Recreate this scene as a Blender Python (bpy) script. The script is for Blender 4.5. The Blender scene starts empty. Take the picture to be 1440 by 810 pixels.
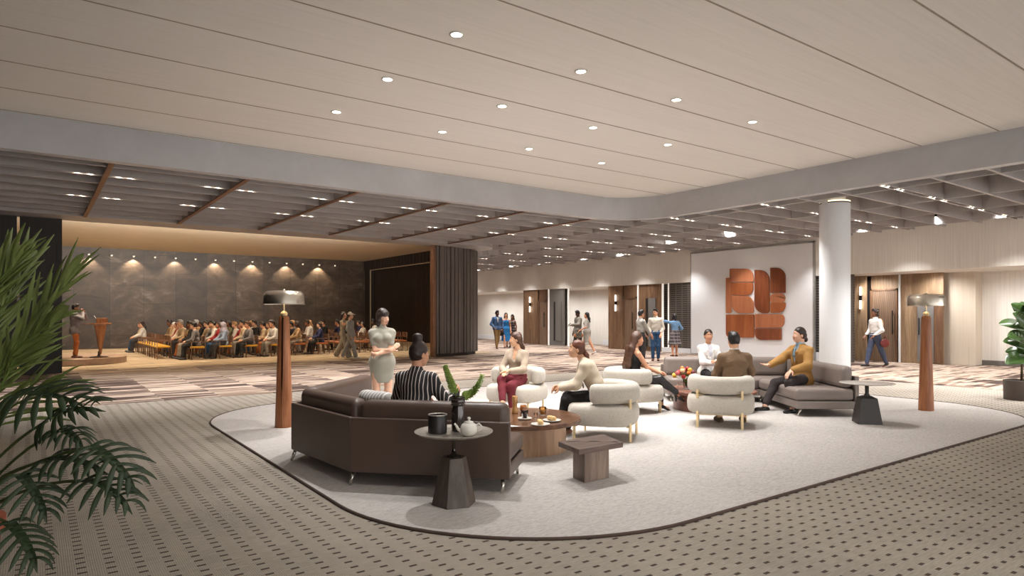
import bpy, math, random
import numpy as np
from mathutils import Vector, Matrix
random.seed(7); np.random.seed(7)
S = bpy.context.scene
COL = S.collection
PI = math.pi
# ------------------------------------------------------------------ frame of reference
# building axes: X along the ceiling seams, Y along the right-hand wall; camera stands over the origin
F, YH, H = 920.0, 443.0, 1.6
LX, LY = .8083, -.5887          # view-right on the floor
DX, DY = .5888, .8084           # view-depth on the floor
def V(L, D, z=0.0): return Vector((L*LX + D*DX, L*LY + D*DY, z))
def P(px, py, z=0.0):
    D = F*(H - z)/(py - YH); return V((px-720)/F*D, D, z)
def PD(px, py, D): return V((px-720)/F*D, D, H - (py-YH)/F*D)
def bw(px, a):                    # where the sight line of column px meets the plane X = a
    t = (px-720)/F; D = a/(LX*t + DX); return D*(LY*t + DY)
def yaw(theta):                   # rotation about Z of a thing whose local +Y should face theta (0 away, 90 view-right)
    th = math.radians(theta); fx = math.cos(th)*DX + math.sin(th)*LX; fy = math.cos(th)*DY + math.sin(th)*LY
    return math.atan2(-fx, fy)
# ------------------------------------------------------------------ tagging
def tag(o, label, cat, group=None, kind=None):
    o['label'] = label; o['category'] = cat
    if group: o['group'] = group
    if kind: o['kind'] = kind
    return o
def empty(name, loc=(0,0,0), rz=0, label=None, cat=None, group=None):
    o = bpy.data.objects.new(name, None); COL.objects.link(o)
    o.location = loc; o.rotation_euler = (0,0,rz); o.empty_display_size = .1
    if label: tag(o, label, cat, group)
    return o
def copy_tree(o, parent=None):
    c = o.copy(); COL.objects.link(c)
    if parent: c.parent = parent
    for ch in list(o.children):
        if ch.type != 'LIGHT': copy_tree(ch, c)
    return c
# ------------------------------------------------------------------ materials
MATS = {}
def new_mat(name):
    m = bpy.data.materials.new(name); m.use_nodes = True
    nt = m.node_tree; return m, nt, nt.nodes['Principled BSDF']
def srgb(r, g, b):
    f = lambda c: (c/255/12.92) if c/255 <= .04045 else ((c/255+.055)/1.055)**2.4
    return (f(r), f(g), f(b), 1)
class N:
    """small node helper"""
    def __init__(s, nt): s.nt = nt; s._c = None
    def new(s, t, **kw):
        n = s.nt.nodes.new(t)
        for k, v in kw.items(): setattr(n, k, v)
        return n
    def link(s, a, b): s.nt.links.new(a, b)
    def coord(s, which='Object'):
        if s._c is None: s._c = s.new('ShaderNodeTexCoord')
        return s._c.outputs[which]
    def mapping(s, scale=(1,1,1), rot=(0,0,0), loc=(0,0,0), which='Object'):
        m = s.new('ShaderNodeMapping'); s.link(s.coord(which), m.inputs[0])
        m.inputs['Scale'].default_value = scale; m.inputs['Rotation'].default_value = rot; m.inputs['Location'].default_value = loc
        return m.outputs[0]
    def noise(s, vec, scale=5, detail=3, rough=.5, dist=0):
        n = s.new('ShaderNodeTexNoise'); s.link(vec, n.inputs['Vector'])
        n.inputs['Scale'].default_value = scale; n.inputs['Detail'].default_value = detail
        n.inputs['Roughness'].default_value = rough; n.inputs['Distortion'].default_value = dist
        return n.outputs['Fac']
    def ramp(s, fac, stops, interp='LINEAR'):
        r = s.new('ShaderNodeValToRGB'); s.link(fac, r.inputs[0]); cr = r.color_ramp; cr.interpolation = interp
        while len(cr.elements) < len(stops): cr.elements.new(.5)
        for e, (p, c) in zip(cr.elements, stops):
            e.position = p; e.color = c if len(c) == 4 else (*c, 1)
        return r.outputs[0]
    def math(s, op, a, b=None, c=None):
        n = s.new('ShaderNodeMath', operation=op)
        for i, x in enumerate((a, b, c)):
            if x is None: continue
            if isinstance(x, (int, float)): n.inputs[i].default_value = x
            else: s.link(x, n.inputs[i])
        return n.outputs[0]
    def mix(s, fac, a, b, mode='MIX'):
        n = s.new('ShaderNodeMix', data_type='RGBA', blend_type=mode)
        for i, x in ((0, fac), (6, a), (7, b)):
            if isinstance(x, (int, float)): n.inputs[i].default_value = x
            elif isinstance(x, tuple): n.inputs[i].default_value = x
            else: s.link(x, n.inputs[i])
        return n.outputs[2]
    def sep(s, vec):
        n = s.new('ShaderNodeSeparateXYZ'); s.link(vec, n.inputs[0]); return n.outputs
    def bump(s, h, bsdf, strength=.3, dist=.01):
        n = s.new('ShaderNodeBump'); n.inputs['Strength'].default_value = strength; n.inputs['Distance'].default_value = dist
        s.link(h, n.inputs['Height']); s.link(n.outputs[0], bsdf.inputs['Normal'])
def scale_col(c, k): return (min(c[0]*k,1), min(c[1]*k,1), min(c[2]*k,1), 1)
def M(name, col, rough=.6, metal=0, var=.12, scale=(6,6,6), bump=0, bscale=None, spec=.5, sheen=0, detail=3, coat=0):
    """plain surface with a touch of procedural variation"""
    if name in MATS: return MATS[name]
    m, nt, b = new_mat(name); n = N(nt)
    fac = n.noise(n.mapping(scale), 1, detail)
    n.link(n.ramp(fac, [(.3, scale_col(col, 1-var)), (.7, scale_col(col, 1+var))]), b.inputs['Base Color'])
    b.inputs['Roughness'].default_value = rough; b.inputs['Metallic'].default_value = metal
    b.inputs['Specular IOR Level'].default_value = spec
    if coat: b.inputs['Coat Weight'].default_value = coat; b.inputs['Coat Roughness'].default_value = .15
    if sheen: b.inputs['Sheen Weight'].default_value = sheen
    if bump:
        n.bump(n.noise(n.mapping(bscale or (80,80,80)), 1, 2), b, bump, .005)
    MATS[name] = m; return m
def M_glass(name, col=(1,1,1,1), rough=.02, alpha=None):
    if name in MATS: return MATS[name]
    m, nt, b = new_mat(name); n = N(nt)
    b.inputs['Transmission Weight'].default_value = 1; b.inputs['Roughness'].default_value = rough; b.inputs['IOR'].default_value = 1.35
    n.link(n.ramp(n.noise(n.mapping((4,4,4)), 1, 1), [(0, scale_col(col,.97)), (1, col)]), b.inputs['Base Color'])
    MATS[name] = m; return m
def M_emit(name, col, strength):
    if name in MATS: return MATS[name]
    m, nt, b = new_mat(name)
    b.inputs['Base Color'].default_value = col; b.inputs['Emission Color'].default_value = col; b.inputs['Emission Strength'].default_value = strength
    MATS[name] = m; return m
def M_wood(name, c1, c2, axis='Z', scale=1.0, rough=.45, bump=.15):
    if name in MATS: return MATS[name]
    m, nt, b = new_mat(name); n = N(nt)
    sc = {'Z': (14,14,1.3), 'X': (1.3,14,14), 'Y': (14,1.3,14)}[axis]
    sc = tuple(x*scale for x in sc)
    vec = n.mapping(sc)
    f1 = n.noise(vec, 1, 5, .6, .8); f2 = n.noise(n.mapping(tuple(x*5 for x in sc)), 1, 3, .6)
    f = n.math('ADD', n.math('MULTIPLY', f1, .7), n.math('MULTIPLY', f2, .3))
    n.link(n.ramp(f, [(.28, scale_col(c1,.75)), (.45, c1), (.6, c2), (.75, scale_col(c1,.9))]), b.inputs['Base Color'])
    b.inputs['Roughness'].default_value = rough
    n.bump(f, b, bump, .004); MATS[name] = m; return m
def M_fabric(name, col, weave=260, var=.1, rough=.9, bump=.35, sheen=.15):
    """woven upholstery with slubs along two directions"""
    if name in MATS: return MATS[name]
    m, nt, b = new_mat(name); n = N(nt)
    h = n.noise(n.mapping((weave*.08, weave*.08, weave)), 1, 2); v = n.noise(n.mapping((weave, weave, weave*.08)), 1, 2)
    f = n.math('ADD', n.math('MULTIPLY', h, .5), n.math('MULTIPLY', v, .5))
    n.link(n.ramp(f, [(.36, scale_col(col, 1-var*1.8)), (.5, col), (.64, scale_col(col, 1+var))]), b.inputs['Base Color'])
    b.inputs['Roughness'].default_value = rough; b.inputs['Sheen Weight'].default_value = sheen
    n.bump(f, b, bump, .003); MATS[name] = m; return m
# ------------------------------------------------------------------ mesh building
class MB:
    def __init__(s): s.v = []; s.f = []; s.m = []
    def add(s, vs, fs, mi=0):
        o = len(s.v); s.v += [tuple(x) for x in vs]; s.f += [tuple(i+o for i in f) for f in fs]; s.m += [mi]*len(fs); return s
    def box(s, c, size, rz=0, mi=0, M3=None):
        hx, hy, hz = size[0]/2, size[1]/2, size[2]/2; vs = []
        R = M3 or Matrix.Rotation(rz, 3, 'Z')
        for z in (-hz, hz):
            for x, y in ((-hx,-hy),(hx,-hy),(hx,hy),(-hx,hy)):
                vs.append(Vector(c) + R @ Vector((x,y,z)))
        return s.add(vs, [(3,2,1,0),(4,5,6,7),(0,1,5,4),(1,2,6,5),(2,3,7,6),(3,0,4,7)], mi)
    def bx(s, x0, x1, y0, y1, z0, z1, mi=0):
        return s.box(((x0+x1)/2,(y0+y1)/2,(z0+z1)/2), (abs(x1-x0),abs(y1-y0),abs(z1-z0)), 0, mi)
    def prism(s, poly, z0, z1, mi=0, taper=1.0, c=None):
        n = len(poly)
        if c is None: c = (sum(p[0] for p in poly)/n, sum(p[1] for p in poly)/n)
        vs = [(p[0],p[1],z0) for p in poly] + [(c[0]+(p[0]-c[0])*taper, c[1]+(p[1]-c[1])*taper, z1) for p in poly]
        fs = [tuple(range(n-1,-1,-1)), tuple(range(n,2*n))] + [(i,(i+1)%n,n+(i+1)%n,n+i) for i in range(n)]
        return s.add(vs, fs, mi)
    def tube(s, pts, rad, n=10, mi=0, cap=True):
        pts = [Vector(p) for p in pts]; k = len(pts)
        if isinstance(rad, (int,float)): rad = [rad]*k
        up = None; vs = []
        for i in range(k):
            d = (pts[min(i+1,k-1)] - pts[max(i-1,0)])
            d = d.normalized() if d.length > 1e-9 else Vector((0,0,1))
            if up is None: up = Vector((0,0,1)) if abs(d.z) < .9 else Vector((1,0,0))
            x = d.cross(up); x = x.normalized() if x.length > 1e-6 else Vector((1,0,0)); y = x.cross(d).normalized(); up = y
            for j in range(n):
                a = 2*PI*j/n; vs.append(pts[i] + (x*math.cos(a) + y*math.sin(a))*rad[i])
        fs = [(i*n+j, i*n+(j+1)%n, (i+1)*n+(j+1)%n, (i+1)*n+j) for i in range(k-1) for j in range(n)]
        if cap: fs += [tuple(range(n-1,-1,-1)), tuple((k-1)*n+j for j in range(n))]
        return s.add(vs, fs, mi)
    def lathe(s, prof, n=32, c=(0,0,0), mi=0, close=True, ax=1, ay=1):
        vs = []; k = len(prof)
        for r, z in prof:
            for j in range(n):
                a = 2*PI*j/n; vs.append((c[0]+r*ax*math.cos(a), c[1]+r*ay*math.sin(a), c[2]+z))
        fs = [(i*n+j, i*n+(j+1)%n, (i+1)*n+(j+1)%n, (i+1)*n+j) for i in range(k-1) for j in range(n)]
        if close: fs += [tuple(range(n-1,-1,-1)), tuple((k-1)*n+j for j in range(n))]
        return s.add(vs, fs, mi)
    def rbox(s, c, size, r, R=None, mi=0, seg=4, sub=6, puff=(0,0,0), fn=None):
        """rounded, optionally crowned cushion"""
        h = [x/2 for x in size]; r = min(r, min(h)*.999); R = R or Matrix.Identity(3)
        def axis(hh):
            e = [hh-r + r*math.tan(PI/4*i/seg) for i in range(seg+1)]
            inner = [-(hh-r) + 2*(hh-r)*i/sub for i in range(1, sub)]
            return [-x for x in reversed(e)] + inner + e
        A = [axis(x) for x in h]; key = {}; vs = []; fs = []
        def vid(p):
            q = tuple(round(x, 5) for x in p)
            if q in key: return key[q]
            inn = Vector([max(-(h[i]-r), min(h[i]-r, p[i])) for i in range(3)])
            d = Vector(p) - inn
            o = inn + (d.normalized()*r if d.length > 1e-9 else d)
            for i in range(3):
                if puff[i]:
                    j, k = (i+1)%3, (i+2)%3
                    o[i] += math.copysign(1, p[i])*puff[i]*(abs(o[i])/h[i])*max(0,1-(o[j]/h[j])**2)*max(0,1-(o[k]/h[k])**2)
            if fn: o = fn(o)
            key[q] = len(vs); vs.append(R @ o + Vector(c)); return key[q]
        for i in range(3):
            j, k = (i+1)%3, (i+2)%3
            for sg in (-1, 1):
                for a in range(len(A[j])-1):
                    for b in range(len(A[k])-1):
                        q = []
                        for da, db in ((0,0),(1,0),(1,1),(0,1)):
                            p = [0,0,0]; p[i] = sg*h[i]; p[j] = A[j][a+da]; p[k] = A[k][b+db]; q.append(vid(p))
                        fs.append(tuple(q) if sg > 0 else tuple(reversed(q)))
        return s.add(vs, fs, mi)
    def build(s, name, mats, parent=None, smooth=False, label=None, loc=None, rz=0):
        me = bpy.data.meshes.new(name); me.from_pydata(s.v, [], s.f)
        if not isinstance(mats, (list, tuple)): mats = [mats]
        for m in mats: me.materials.append(m)
        me.polygons.foreach_set('material_index', s.m)
        if smooth: me.polygons.foreach_set('use_smooth', [True]*len(s.f))
        me.update()
        o = bpy.data.objects.new(name, me); COL.objects.link(o)
        if smooth == 'auto': auto_smooth(me)
        if parent: o.parent = parent
        if label: o['label'] = label
        if loc is not None: o.location = loc
        o.rotation_euler = (0,0,rz)
        return o
def auto_smooth(me, ang=.6):
    me.polygons.foreach_set('use_smooth', [True]*len(me.polygons))
    nrm = [p.normal.copy() for p in me.polygons]; ef = {}
    for p in me.polygons:
        for e in p.edge_keys: ef.setdefault(e, []).append(p.index)
    at = me.attributes.get('sharp_edge') or me.attributes.new('sharp_edge', 'BOOLEAN', 'EDGE')
    for e in me.edges:
        fl = ef.get(tuple(sorted(e.vertices)), [])
        if len(fl) == 2 and nrm[fl[0]].length > 0 and nrm[fl[1]].length > 0 and nrm[fl[0]].angle(nrm[fl[1]], 0) > ang: at.data[e.index].value = True
def bevel(o, w, seg=2):
    md = o.modifiers.new('bevel', 'BEVEL'); md.width = w; md.segments = seg; md.limit_method = 'ANGLE'; md.angle_limit = .6
    return o
def struct(o): o['kind'] = 'structure'; return o
def rrect(x0, x1, y0, y1, r, n=8):
    """rounded rectangle; r = (x0y0, x1y0, x1y1, x0y1) radii"""
    if isinstance(r, (int,float)): r = (r,)*4
    out = []
    for (cx, cy, a0, rr) in ((x0+r[0],y0+r[0],PI,r[0]),(x1-r[1],y0+r[1],1.5*PI,r[1]),(x1-r[2],y1-r[2],0,r[2]),(x0+r[3],y1-r[3],.5*PI,r[3])):
        if rr < 1e-4: out.append((cx,cy)); continue
        for i in range(n+1):
            a = a0 + PI/2*i/n; out.append((cx+rr*math.cos(a), cy+rr*math.sin(a)))
    return out
# ================================================================== ROOM
ZC, ZG, ZD, ZB = 4.81, 4.25, 4.9, 4.77      # main ceiling, fin undersides, deck above fins, ballroom ceiling
FA, FB, FR = 13.6, 13.0, 1.5                # fascia lines and their rounded corner
AW = 22.0                                   # bulkhead face
AL = 24.5                                   # lower wall face behind the bulkhead
BH = 22.0                                   # ballroom opening line
def m_dash():
    m, nt, b = new_mat('dash_carpet'); n = N(nt); x, y, z = n.sep(n.coord())
    u = n.math('FRACT', n.math('MULTIPLY', x, 1/.156)); v = n.math('FRACT', n.math('MULTIPLY', y, 1/.10))
    du = n.math('ABSOLUTE', n.math('SUBTRACT', u, .5)); dv = n.math('ABSOLUTE', n.math('SUBTRACT', v, .5))
    mask = n.math('MULTIPLY', n.math('LESS_THAN', du, .17), n.math('LESS_THAN', dv, .125))
    rib = n.math('SINE', n.math('MULTIPLY', x, 2*PI/.0125))
    nz = n.noise(n.mapping((9,90,9)), 1, 3)
    big = n.noise(n.mapping((.7,.7,.7)), 1, 3)
    f = n.math('ADD', n.math('ADD', n.math('MULTIPLY', rib, .09), n.math('MULTIPLY', nz, .5)), n.math('MULTIPLY', big, .4))
    base = n.ramp(f, [(.25, srgb(132,124,114)), (.5, srgb(160,151,139)), (.72, srgb(180,171,158))])
    col = n.mix(mask, base, srgb(76,66,60))
    n.link(col, b.inputs['Base Color']); b.inputs['Roughness'].default_value = .95; b.inputs['Specular IOR Level'].default_value = .15
    n.bump(n.math('ADD', rib, n.noise(n.mapping((150,150,150)),1,2)), b, .3, .003); return m
def m_pattern():
    m, nt, b = new_mat('patchwork_carpet'); n = N(nt); x, y, z = n.sep(n.coord())
    # columns running along Y, each with its own run of dark bars across it
    warp = n.math('MULTIPLY', n.noise(n.mapping((.4,2.2,1)), 1, 2), .1)
    cx = n.math('FLOOR', n.math('MULTIPLY', n.math('ADD', x, warp), 1/1.0))
    cy = n.math('FLOOR', n.math('MULTIPLY', y, 1/3.1))
    comb = n.new('ShaderNodeCombineXYZ'); n.link(cx, comb.inputs[0]); n.link(cy, comb.inputs[1])
    wn = n.new('ShaderNodeTexWhiteNoise', noise_dimensions='2D'); n.link(comb.outputs[0], wn.inputs['Vector']); col_r = wn.outputs['Value']
    v2 = n.new('ShaderNodeCombineXYZ'); n.link(n.math('MULTIPLY', x, .45), v2.inputs[0]); n.link(n.math('ADD', n.math('MULTIPLY', y, 4.6), n.math('MULTIPLY', col_r, 37.0)), v2.inputs[1])
    st = n.noise(v2.outputs[0], 1, 1.5, .45)
    v3 = n.new('ShaderNodeCombineXYZ'); n.link(n.math('MULTIPLY', x, 2.2), v3.inputs[0]); n.link(n.math('ADD', n.math('MULTIPLY', y, 30), n.math('MULTIPLY', col_r, 91.0)), v3.inputs[1])
    fine = n.noise(v3.outputs[0], 1, 3, .6)
    streak = n.math('ADD', n.math('MULTIPLY', st, .78), n.math('MULTIPLY', fine, .22))
    thr = n.math('ADD', streak, n.math('MULTIPLY', n.math('SUBTRACT', col_r, .5), .2))
    base = n.ramp(thr, [(.41, srgb(68,54,49)), (.45, srgb(100,82,73)), (.485, srgb(152,134,120)), (.55, srgb(178,160,145)), (.62, srgb(130,111,97))])
    n.link(base, b.inputs['Base Color']); b.inputs['Roughness'].default_value = .95; b.inputs['Specular IOR Level'].default_value = .15
    n.bump(n.noise(n.mapping((160,160,160)),1,2), b, .25, .003); return m
def m_ballcarpet():
    m, nt, b = new_mat('ballroom_carpet'); n = N(nt); x, y, z = n.sep(n.coord())
    gx = n.math('LESS_THAN', n.math('FRACT', n.math('MULTIPLY', x, 1.6)), .03)
    st = n.noise(n.mapping((.5,4,1)), 1, 3, .6)
    base = n.ramp(st, [(.36, srgb(112,92,72)), (.5, srgb(160,138,110)), (.66, srgb(186,164,134))])
    n.link(n.mix(n.math('MULTIPLY', gx, .35), base, srgb(80,64,50)), b.inputs['Base Color']); b.inputs['Roughness'].default_value = .95; return m
def m_rug():
    m, nt, b = new_mat('lounge_rug'); n = N(nt)
    f = n.noise(n.mapping((22,70,40), rot=(0,0,.4)), 1, 4, .65); g = n.noise(n.mapping((.5,.5,.5)), 1, 3)
    h = n.math('ADD', n.math('MULTIPLY', f, .75), n.math('MULTIPLY', g, .25))
    n.link(n.ramp(h, [(.32, srgb(158,151,146)), (.5, srgb(184,178,173)), (.68, srgb(198,193,188))]), b.inputs['Base Color'])
    b.inputs['Roughness'].default_value = .97; b.inputs['Specular IOR Level'].default_value = .1
    n.bump(f, b, .6, .008); return m
def m_stone():
    m, nt, b = new_mat('dark_stone_wall'); n = N(nt); x, y, z = n.sep(n.coord())
    jx = n.math('LESS_THAN', n.math('FRACT', n.math('MULTIPLY', x, 1/1.42)), .012)
    row = n.math('FLOOR', n.math('MULTIPLY', n.math('ADD', x, 0), 1/1.42))
    zz = n.math('ADD', z, n.math('MULTIPLY', n.math('FRACT', n.math('MULTIPLY', row, .37)), 2.4))
    jz = n.math('LESS_THAN', n.math('FRACT', n.math('MULTIPLY', zz, 1/2.4)), .007)
    j = n.math('MAXIMUM', jx, jz)
    f = n.noise(n.mapping((1.0,1.0,1.7)), 1, 6, .7, .7)
    wn = n.new('ShaderNodeTexWhiteNoise', noise_dimensions='1D'); n.link(row, wn.inputs['W'])
    f2 = n.math('ADD', f, n.math('MULTIPLY', n.math('SUBTRACT', wn.outputs['Value'], .5), .12))
    base = n.ramp(f2, [(.3, srgb(52,42,35)), (.5, srgb(72,59,49)), (.62, srgb(88,74,62)), (.75, srgb(120,108,98))])
    n.link(n.mix(j, base, srgb(38,32,28)), b.inputs['Base Color'])
    b.inputs['Roughness'].default_value = .5; n.bump(f, b, .5, .03); return m
def m_striated(name, col, axis='Z', var=.1, sc=26, rough=.85):
    m, nt, b = new_mat(name); n = N(nt)
    s3 = {'Z': (sc,sc,.5), 'Y': (sc,.35,sc), 'X': (.35,sc,sc)}[axis]
    f = n.noise(n.mapping(s3), 1, 4, .65)
    n.link(n.ramp(f, [(.33, scale_col(col,1-var)), (.5, col), (.67, scale_col(col,1+var*.6))]), b.inputs['Base Color'])
    b.inputs['Roughness'].default_value = rough; n.bump(f, b, .12, .004); return m
def m_plaster(name, col, var=.12, rough=.55):
    m, nt, b = new_mat(name); n = N(nt)
    f = n.noise(n.mapping((.8,.8,.8)), 1, 6, .7, .6)
    n.link(n.ramp(f, [(.3, scale_col(col,1-var)), (.55, col), (.72, scale_col(col,1+var))]), b.inputs['Base Color'])
    b.inputs['Roughness'].default_value = rough; return m
def m_seams():
    m, nt, b = new_mat('ceiling_panels'); n = N(nt)
    f = n.noise(n.mapping((.5,22,1)), 1, 4, .6)
    n.link(n.ramp(f, [(.3, srgb(226,221,215)), (.5, srgb(230,225,219)), (.7, srgb(233,228,222))]), b.inputs['Base Color'])
    b.inputs['Roughness'].default_value = .8; return m
m_seam = M('ceiling_seam', srgb(158,146,134), .9)
m_concrete = m_plaster('fascia_plaster', srgb(186,185,187), .1, .4)
m_deck = m_plaster('deck_plaster', srgb(176,166,160), .3, .75)
m_fin = m_plaster('fin_metal', srgb(176,171,169), .14, .45)
m_bronze = M('bronze_strip', srgb(128,92,70), .45, .5)
m_linen = m_striated('linen_wallcovering', srgb(226,220,211), 'Z', .09, 26)
m_white = m_plaster('white_paint', srgb(226,226,228), .03, .7)
m_dark = m_striated('black_timber_panel', srgb(40,33,29), 'Z', .3, 18, .55)
m_ribs = m_striated('charcoal_batten', srgb(108,100,94), 'Z', .25, 30, .6)
m_brownrib = m_striated('brown_batten', srgb(46,34,27), 'Z', .3, 30, .6)
m_beige = m_striated('beige_ceiling', srgb(232,216,190), 'X', .04, 3, .85)
m_oak_pale = M_wood('pale_oak', srgb(134,108,82), srgb(164,136,106), 'Z', .35, .55)
m_oak = M_wood('smoked_oak', srgb(108,80,58), srgb(138,106,78), 'Z', .35, .55)
m_walnut = M_wood('walnut_panel', srgb(106,76,56), srgb(132,98,72), 'Z', .5, .5)
m_grey = m_striated('grey_panel', srgb(120,116,112), 'Z', .06, 20, .5)
m_glow = M_emit('lit_reveal', (.9,.86,.8,1), .35)
m_lamp = M_emit('lamp_disc', (1,.9,.76,1), 60)
m_blackmetal = M('black_metal', srgb(34,31,30), .4, .7)

# floor, one carpet per zone
struct(MB().bx(-16, 30, -9, 46, -.2, 0).build('floor', m_dash()))
mpat = m_pattern()
struct(MB().prism([(-12,13.7),(16.6,13.7),(16.6,-6),(AL,-6),(AL,40),(15.75,40),(15.75,22.6),(-12,22.6)], .0005, .004).build('floor', mpat))
struct(MB().bx(-12, 15.75, 22.6, 36.4, .0005, .004).build('floor', m_ballcarpet()))
# main ceiling with rounded corner, seams and fascia
arc = [(FA-FR+FR*math.cos(a), FB-FR+FR*math.sin(a)) for a in [PI/2*i/16 for i in range(17)]]
poly = [(-16,-9),(FA,-9)] + arc + [(-16,FB)]
struct(MB().prism(poly, ZC, ZC+.15).build('ceiling', m_seams()))
mb = MB()
for k in range(-1, 16):
    b = 11.69 - 1.245*k
    if b > FB: continue
    xe = FA - .02 if b < FB-FR else FA-FR+math.sqrt(max(0, FR**2-(b-FB+FR)**2)) - .02
    mb.bx(-16, xe, b-.011, b+.011, ZC-.004, ZC+.01)
struct(mb.build('ceiling', m_seam))
path = [(FA,-9)] + arc + [(-16,FB)]
mb = MB(); n = len(path); vs = []
for off in (0, .22):
    pp = []
    for i,(x,y) in enumerate(path):
        x0,y0 = path[max(i-1,0)]; x1,y1 = path[min(i+1,n-1)]; d = Vector((x1-x0,y1-y0)).normalized()
        pp.append((x+d.y*off, y-d.x*off))
    for z in (ZG-.03, ZD): vs += [(x,y,z) for x,y in pp]
fs = []
for i in range(n-1):
    a,b,c,d = i, i+1, n+i, n+i+1
    fs += [(b,a,c,d), (2*n+a,2*n+b,2*n+d,2*n+c), (a,b,2*n+b,2*n+a), (d,c,2*n+c,2*n+d)]
mb.add(vs, fs); o = struct(mb.build('beam', m_concrete, smooth='auto')); o.name = 'ceiling_beam'
# deck over the fins
struct(MB().prism([(-10,FB-.1),(FA-.1,FB-.1),(FA-.1,-6),(AL,-6),(AL,40),(15.95,40),(15.95,22.2),(-10,22.2)], ZD, ZD+.1).build('ceiling', m_deck))
# fins along X and along Y
tracks = [17.4-2.76*k for k in range(6)] + [20.16+2.76*k for k in range(7)]
TH = .06
def fin(x0,x1,y0,y1,z0=ZG,z1=ZG+.42):
    o = struct(MB().bx(x0,x1,y0,y1,z0,z1).build('ceiling_beam', m_fin)); return o
for tb in sorted(tracks):
    for off in (-.07, .07, .92, 1.84):
        b = tb + off
        if b > 39: continue
        thk = .035 if abs(off) < .1 else TH
        if b > 22.1: x0 = 16.06
        elif b > FB+.25: x0 = -8
        else: x0 = FA+.2
        if 20.85 < b <= 22.1: x0 = 14.9
        if b < 2: continue
        fin(x0, AW, b-thk/2, b+thk/2)
m_track = M('track_black', srgb(22,20,20), .6)
for tb in sorted(tracks):
    if tb > 38.5 or tb < 2.5: continue
    x0 = 16.06 if tb > 22 else 15.3 if tb > 20 else (-8 if tb > FB+.2 else FA+.2)
    o = MB().bx(x0, AW-.05, tb-.05, tb+.05, ZG+.10, ZG+.3).build('ceiling_track', m_track); struct(o)
bars = [1.07+2.25*k for k in range(-3, 10)]
for a in bars:
    if a < FA:
        fin(a-TH/2, a+TH/2, FB+.22, 20.9, ZG-.015)
        struct(MB().bx(a-.045, a+.045, FB+.22, 20.9, ZG-.035, ZG-.012).build('ceiling_beam', m_bronze))
    elif a < AW:
        fin(a-TH/2, a+TH/2, 1, 20.85 if a < 15.6 else 38.5, ZG-.002 if a < 15 else ZG-.002)
# flat soffit band along the ballroom opening, rounded at its end
sof = [(-10,20.9),(13.6,20.9)] + [(13.6+1.3*math.sin(t), 22.2-1.3*math.cos(t)) for t in [PI/2*i/10 for i in range(1,11)]] + [(14.9,25.4),(14.4,25.4),(14.4,22.1),(-10,22.1)]
struct(MB().prism(sof, ZG-.01, ZD).build('ceiling', m_concrete))
# ballroom shell
struct(MB().bx(-10, 15.75, BH+.1, 36.6, ZB, ZB+.1).build('ceiling', m_beige))
struct(MB().bx(-10, 16, 36.4, 36.7, 0, 5).build('wall_back', m_stone()))
struct(MB().bx(-10.2, -10, 21.9, 36.7, 0, 5).build('wall_left', m_dark))  # out of view, added to contain the ballroom light
struct(MB().bx(-5.2, -5, -9, 21.7, 0, 5).build('wall_left', m_dark))  # unseen wall added to cut the ambient light on the left
mb = MB().bx(15.75, 16.0, 27.0, 36.4, 4.2, 5)
mb.bx(15.75, 16, 35.6, 36.4, 0, 4.2).bx(15.75, 16, 25.3, 27.6, 0, 5).bx(14.6, 16, 25.3, 25.5, 0, 5)
struct(mb.build('wall_right', m_brownrib))
mb = MB()
for k in range(46):
    y = 27.65 + k*.174; mb.bx(15.98, 16.05+random.random()*.05, y, y+.13, 0, 4.2)
mb.bx(16.12, 16.2, 27, 36, 0, 4.3); struct(mb.build('wall_right', m_brownrib))
mb = MB().bx(15.7,15.76,27.6,35.6,4.17,4.22).bx(15.7,15.76,35.55,35.6,0.2,4.2).bx(15.68,15.76,27.6,35.6,.0,.2)
struct(mb.build('trim_1', M('pale_brass_trim', srgb(190,170,140), .4, .3)))
mb = MB()
for k in range(26): mb.bx(15.70, 15.75, 27.2+k*.36, 27.2+k*.36+.2, 4.24, ZB)
struct(mb.build('wall_right', m_brownrib))
# ribbed pier with rounded end
pc = [(12.25,21.75),(13.0,21.9),(14.0,22.25),(14.6,22.6),(14.95,23.1),(15.05,23.9),(15.08,25.4),(15.1,38.6)]
pts = [Vector(p) for p in pc]; mb = MB(); rnd = random.Random(3)
for i in range(len(pts)-1):
    d = (pts[i+1]-pts[i]); L = d.length; d.normalize(); nrm = Vector((d.y,-d.x)); s = 0
    if i > 5: break
    while s < L-.02:
        w = rnd.choice((.055,.08,.11)); e = min(s+w*.86, L); dep = rnd.choice((.05,.07,.1))
        c = pts[i] + d*((s+e)/2) + nrm*(dep/2-.02)
        mb.box((c.x,c.y,(ZG)/2+.06), (e-s, dep, ZG-.13), math.atan2(d.y,d.x)); s += w
struct(mb.build('wall_center', m_ribs))
core = [(p[0]-.0,p[1]+.02) for p in pc] + [(15.0,38.6),(14.4,38.6),(14.4,27),(12.6,22.6),(12.25,21.8)]
core = [(12.25,21.77),(13.0,21.92),(14.0,22.27),(14.58,22.62),(14.93,23.1),(15.03,23.9),(15.06,25.4),(14.3,25.4),(14.3,23.4),(12.25,21.95)]
struct(MB().prism(core, 0.004, ZG).build('wall_center', m_dark))
struct(MB().bx(12.14,12.26,21.72,21.96,0,ZG).build('trim_2', m_bronze))
base = [(p[0]*1+ (0.03 if i>2 else 0), p[1]-.05) for i,p in enumerate(pc[:6])]
# left folding panels, nearly black
for x0,x1 in ((-7,-.40),(-.34,.59)):
    mb = MB().bx(x0,x1,21.78,21.92,0.01,ZG-.02)
    y = x0+.04
    while y < x1-.05: mb.bx(y, y+.045, 21.765, 21.79, .05, ZG-.1); y += .11
    struct(mb.build('wall_left', m_dark))
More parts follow.
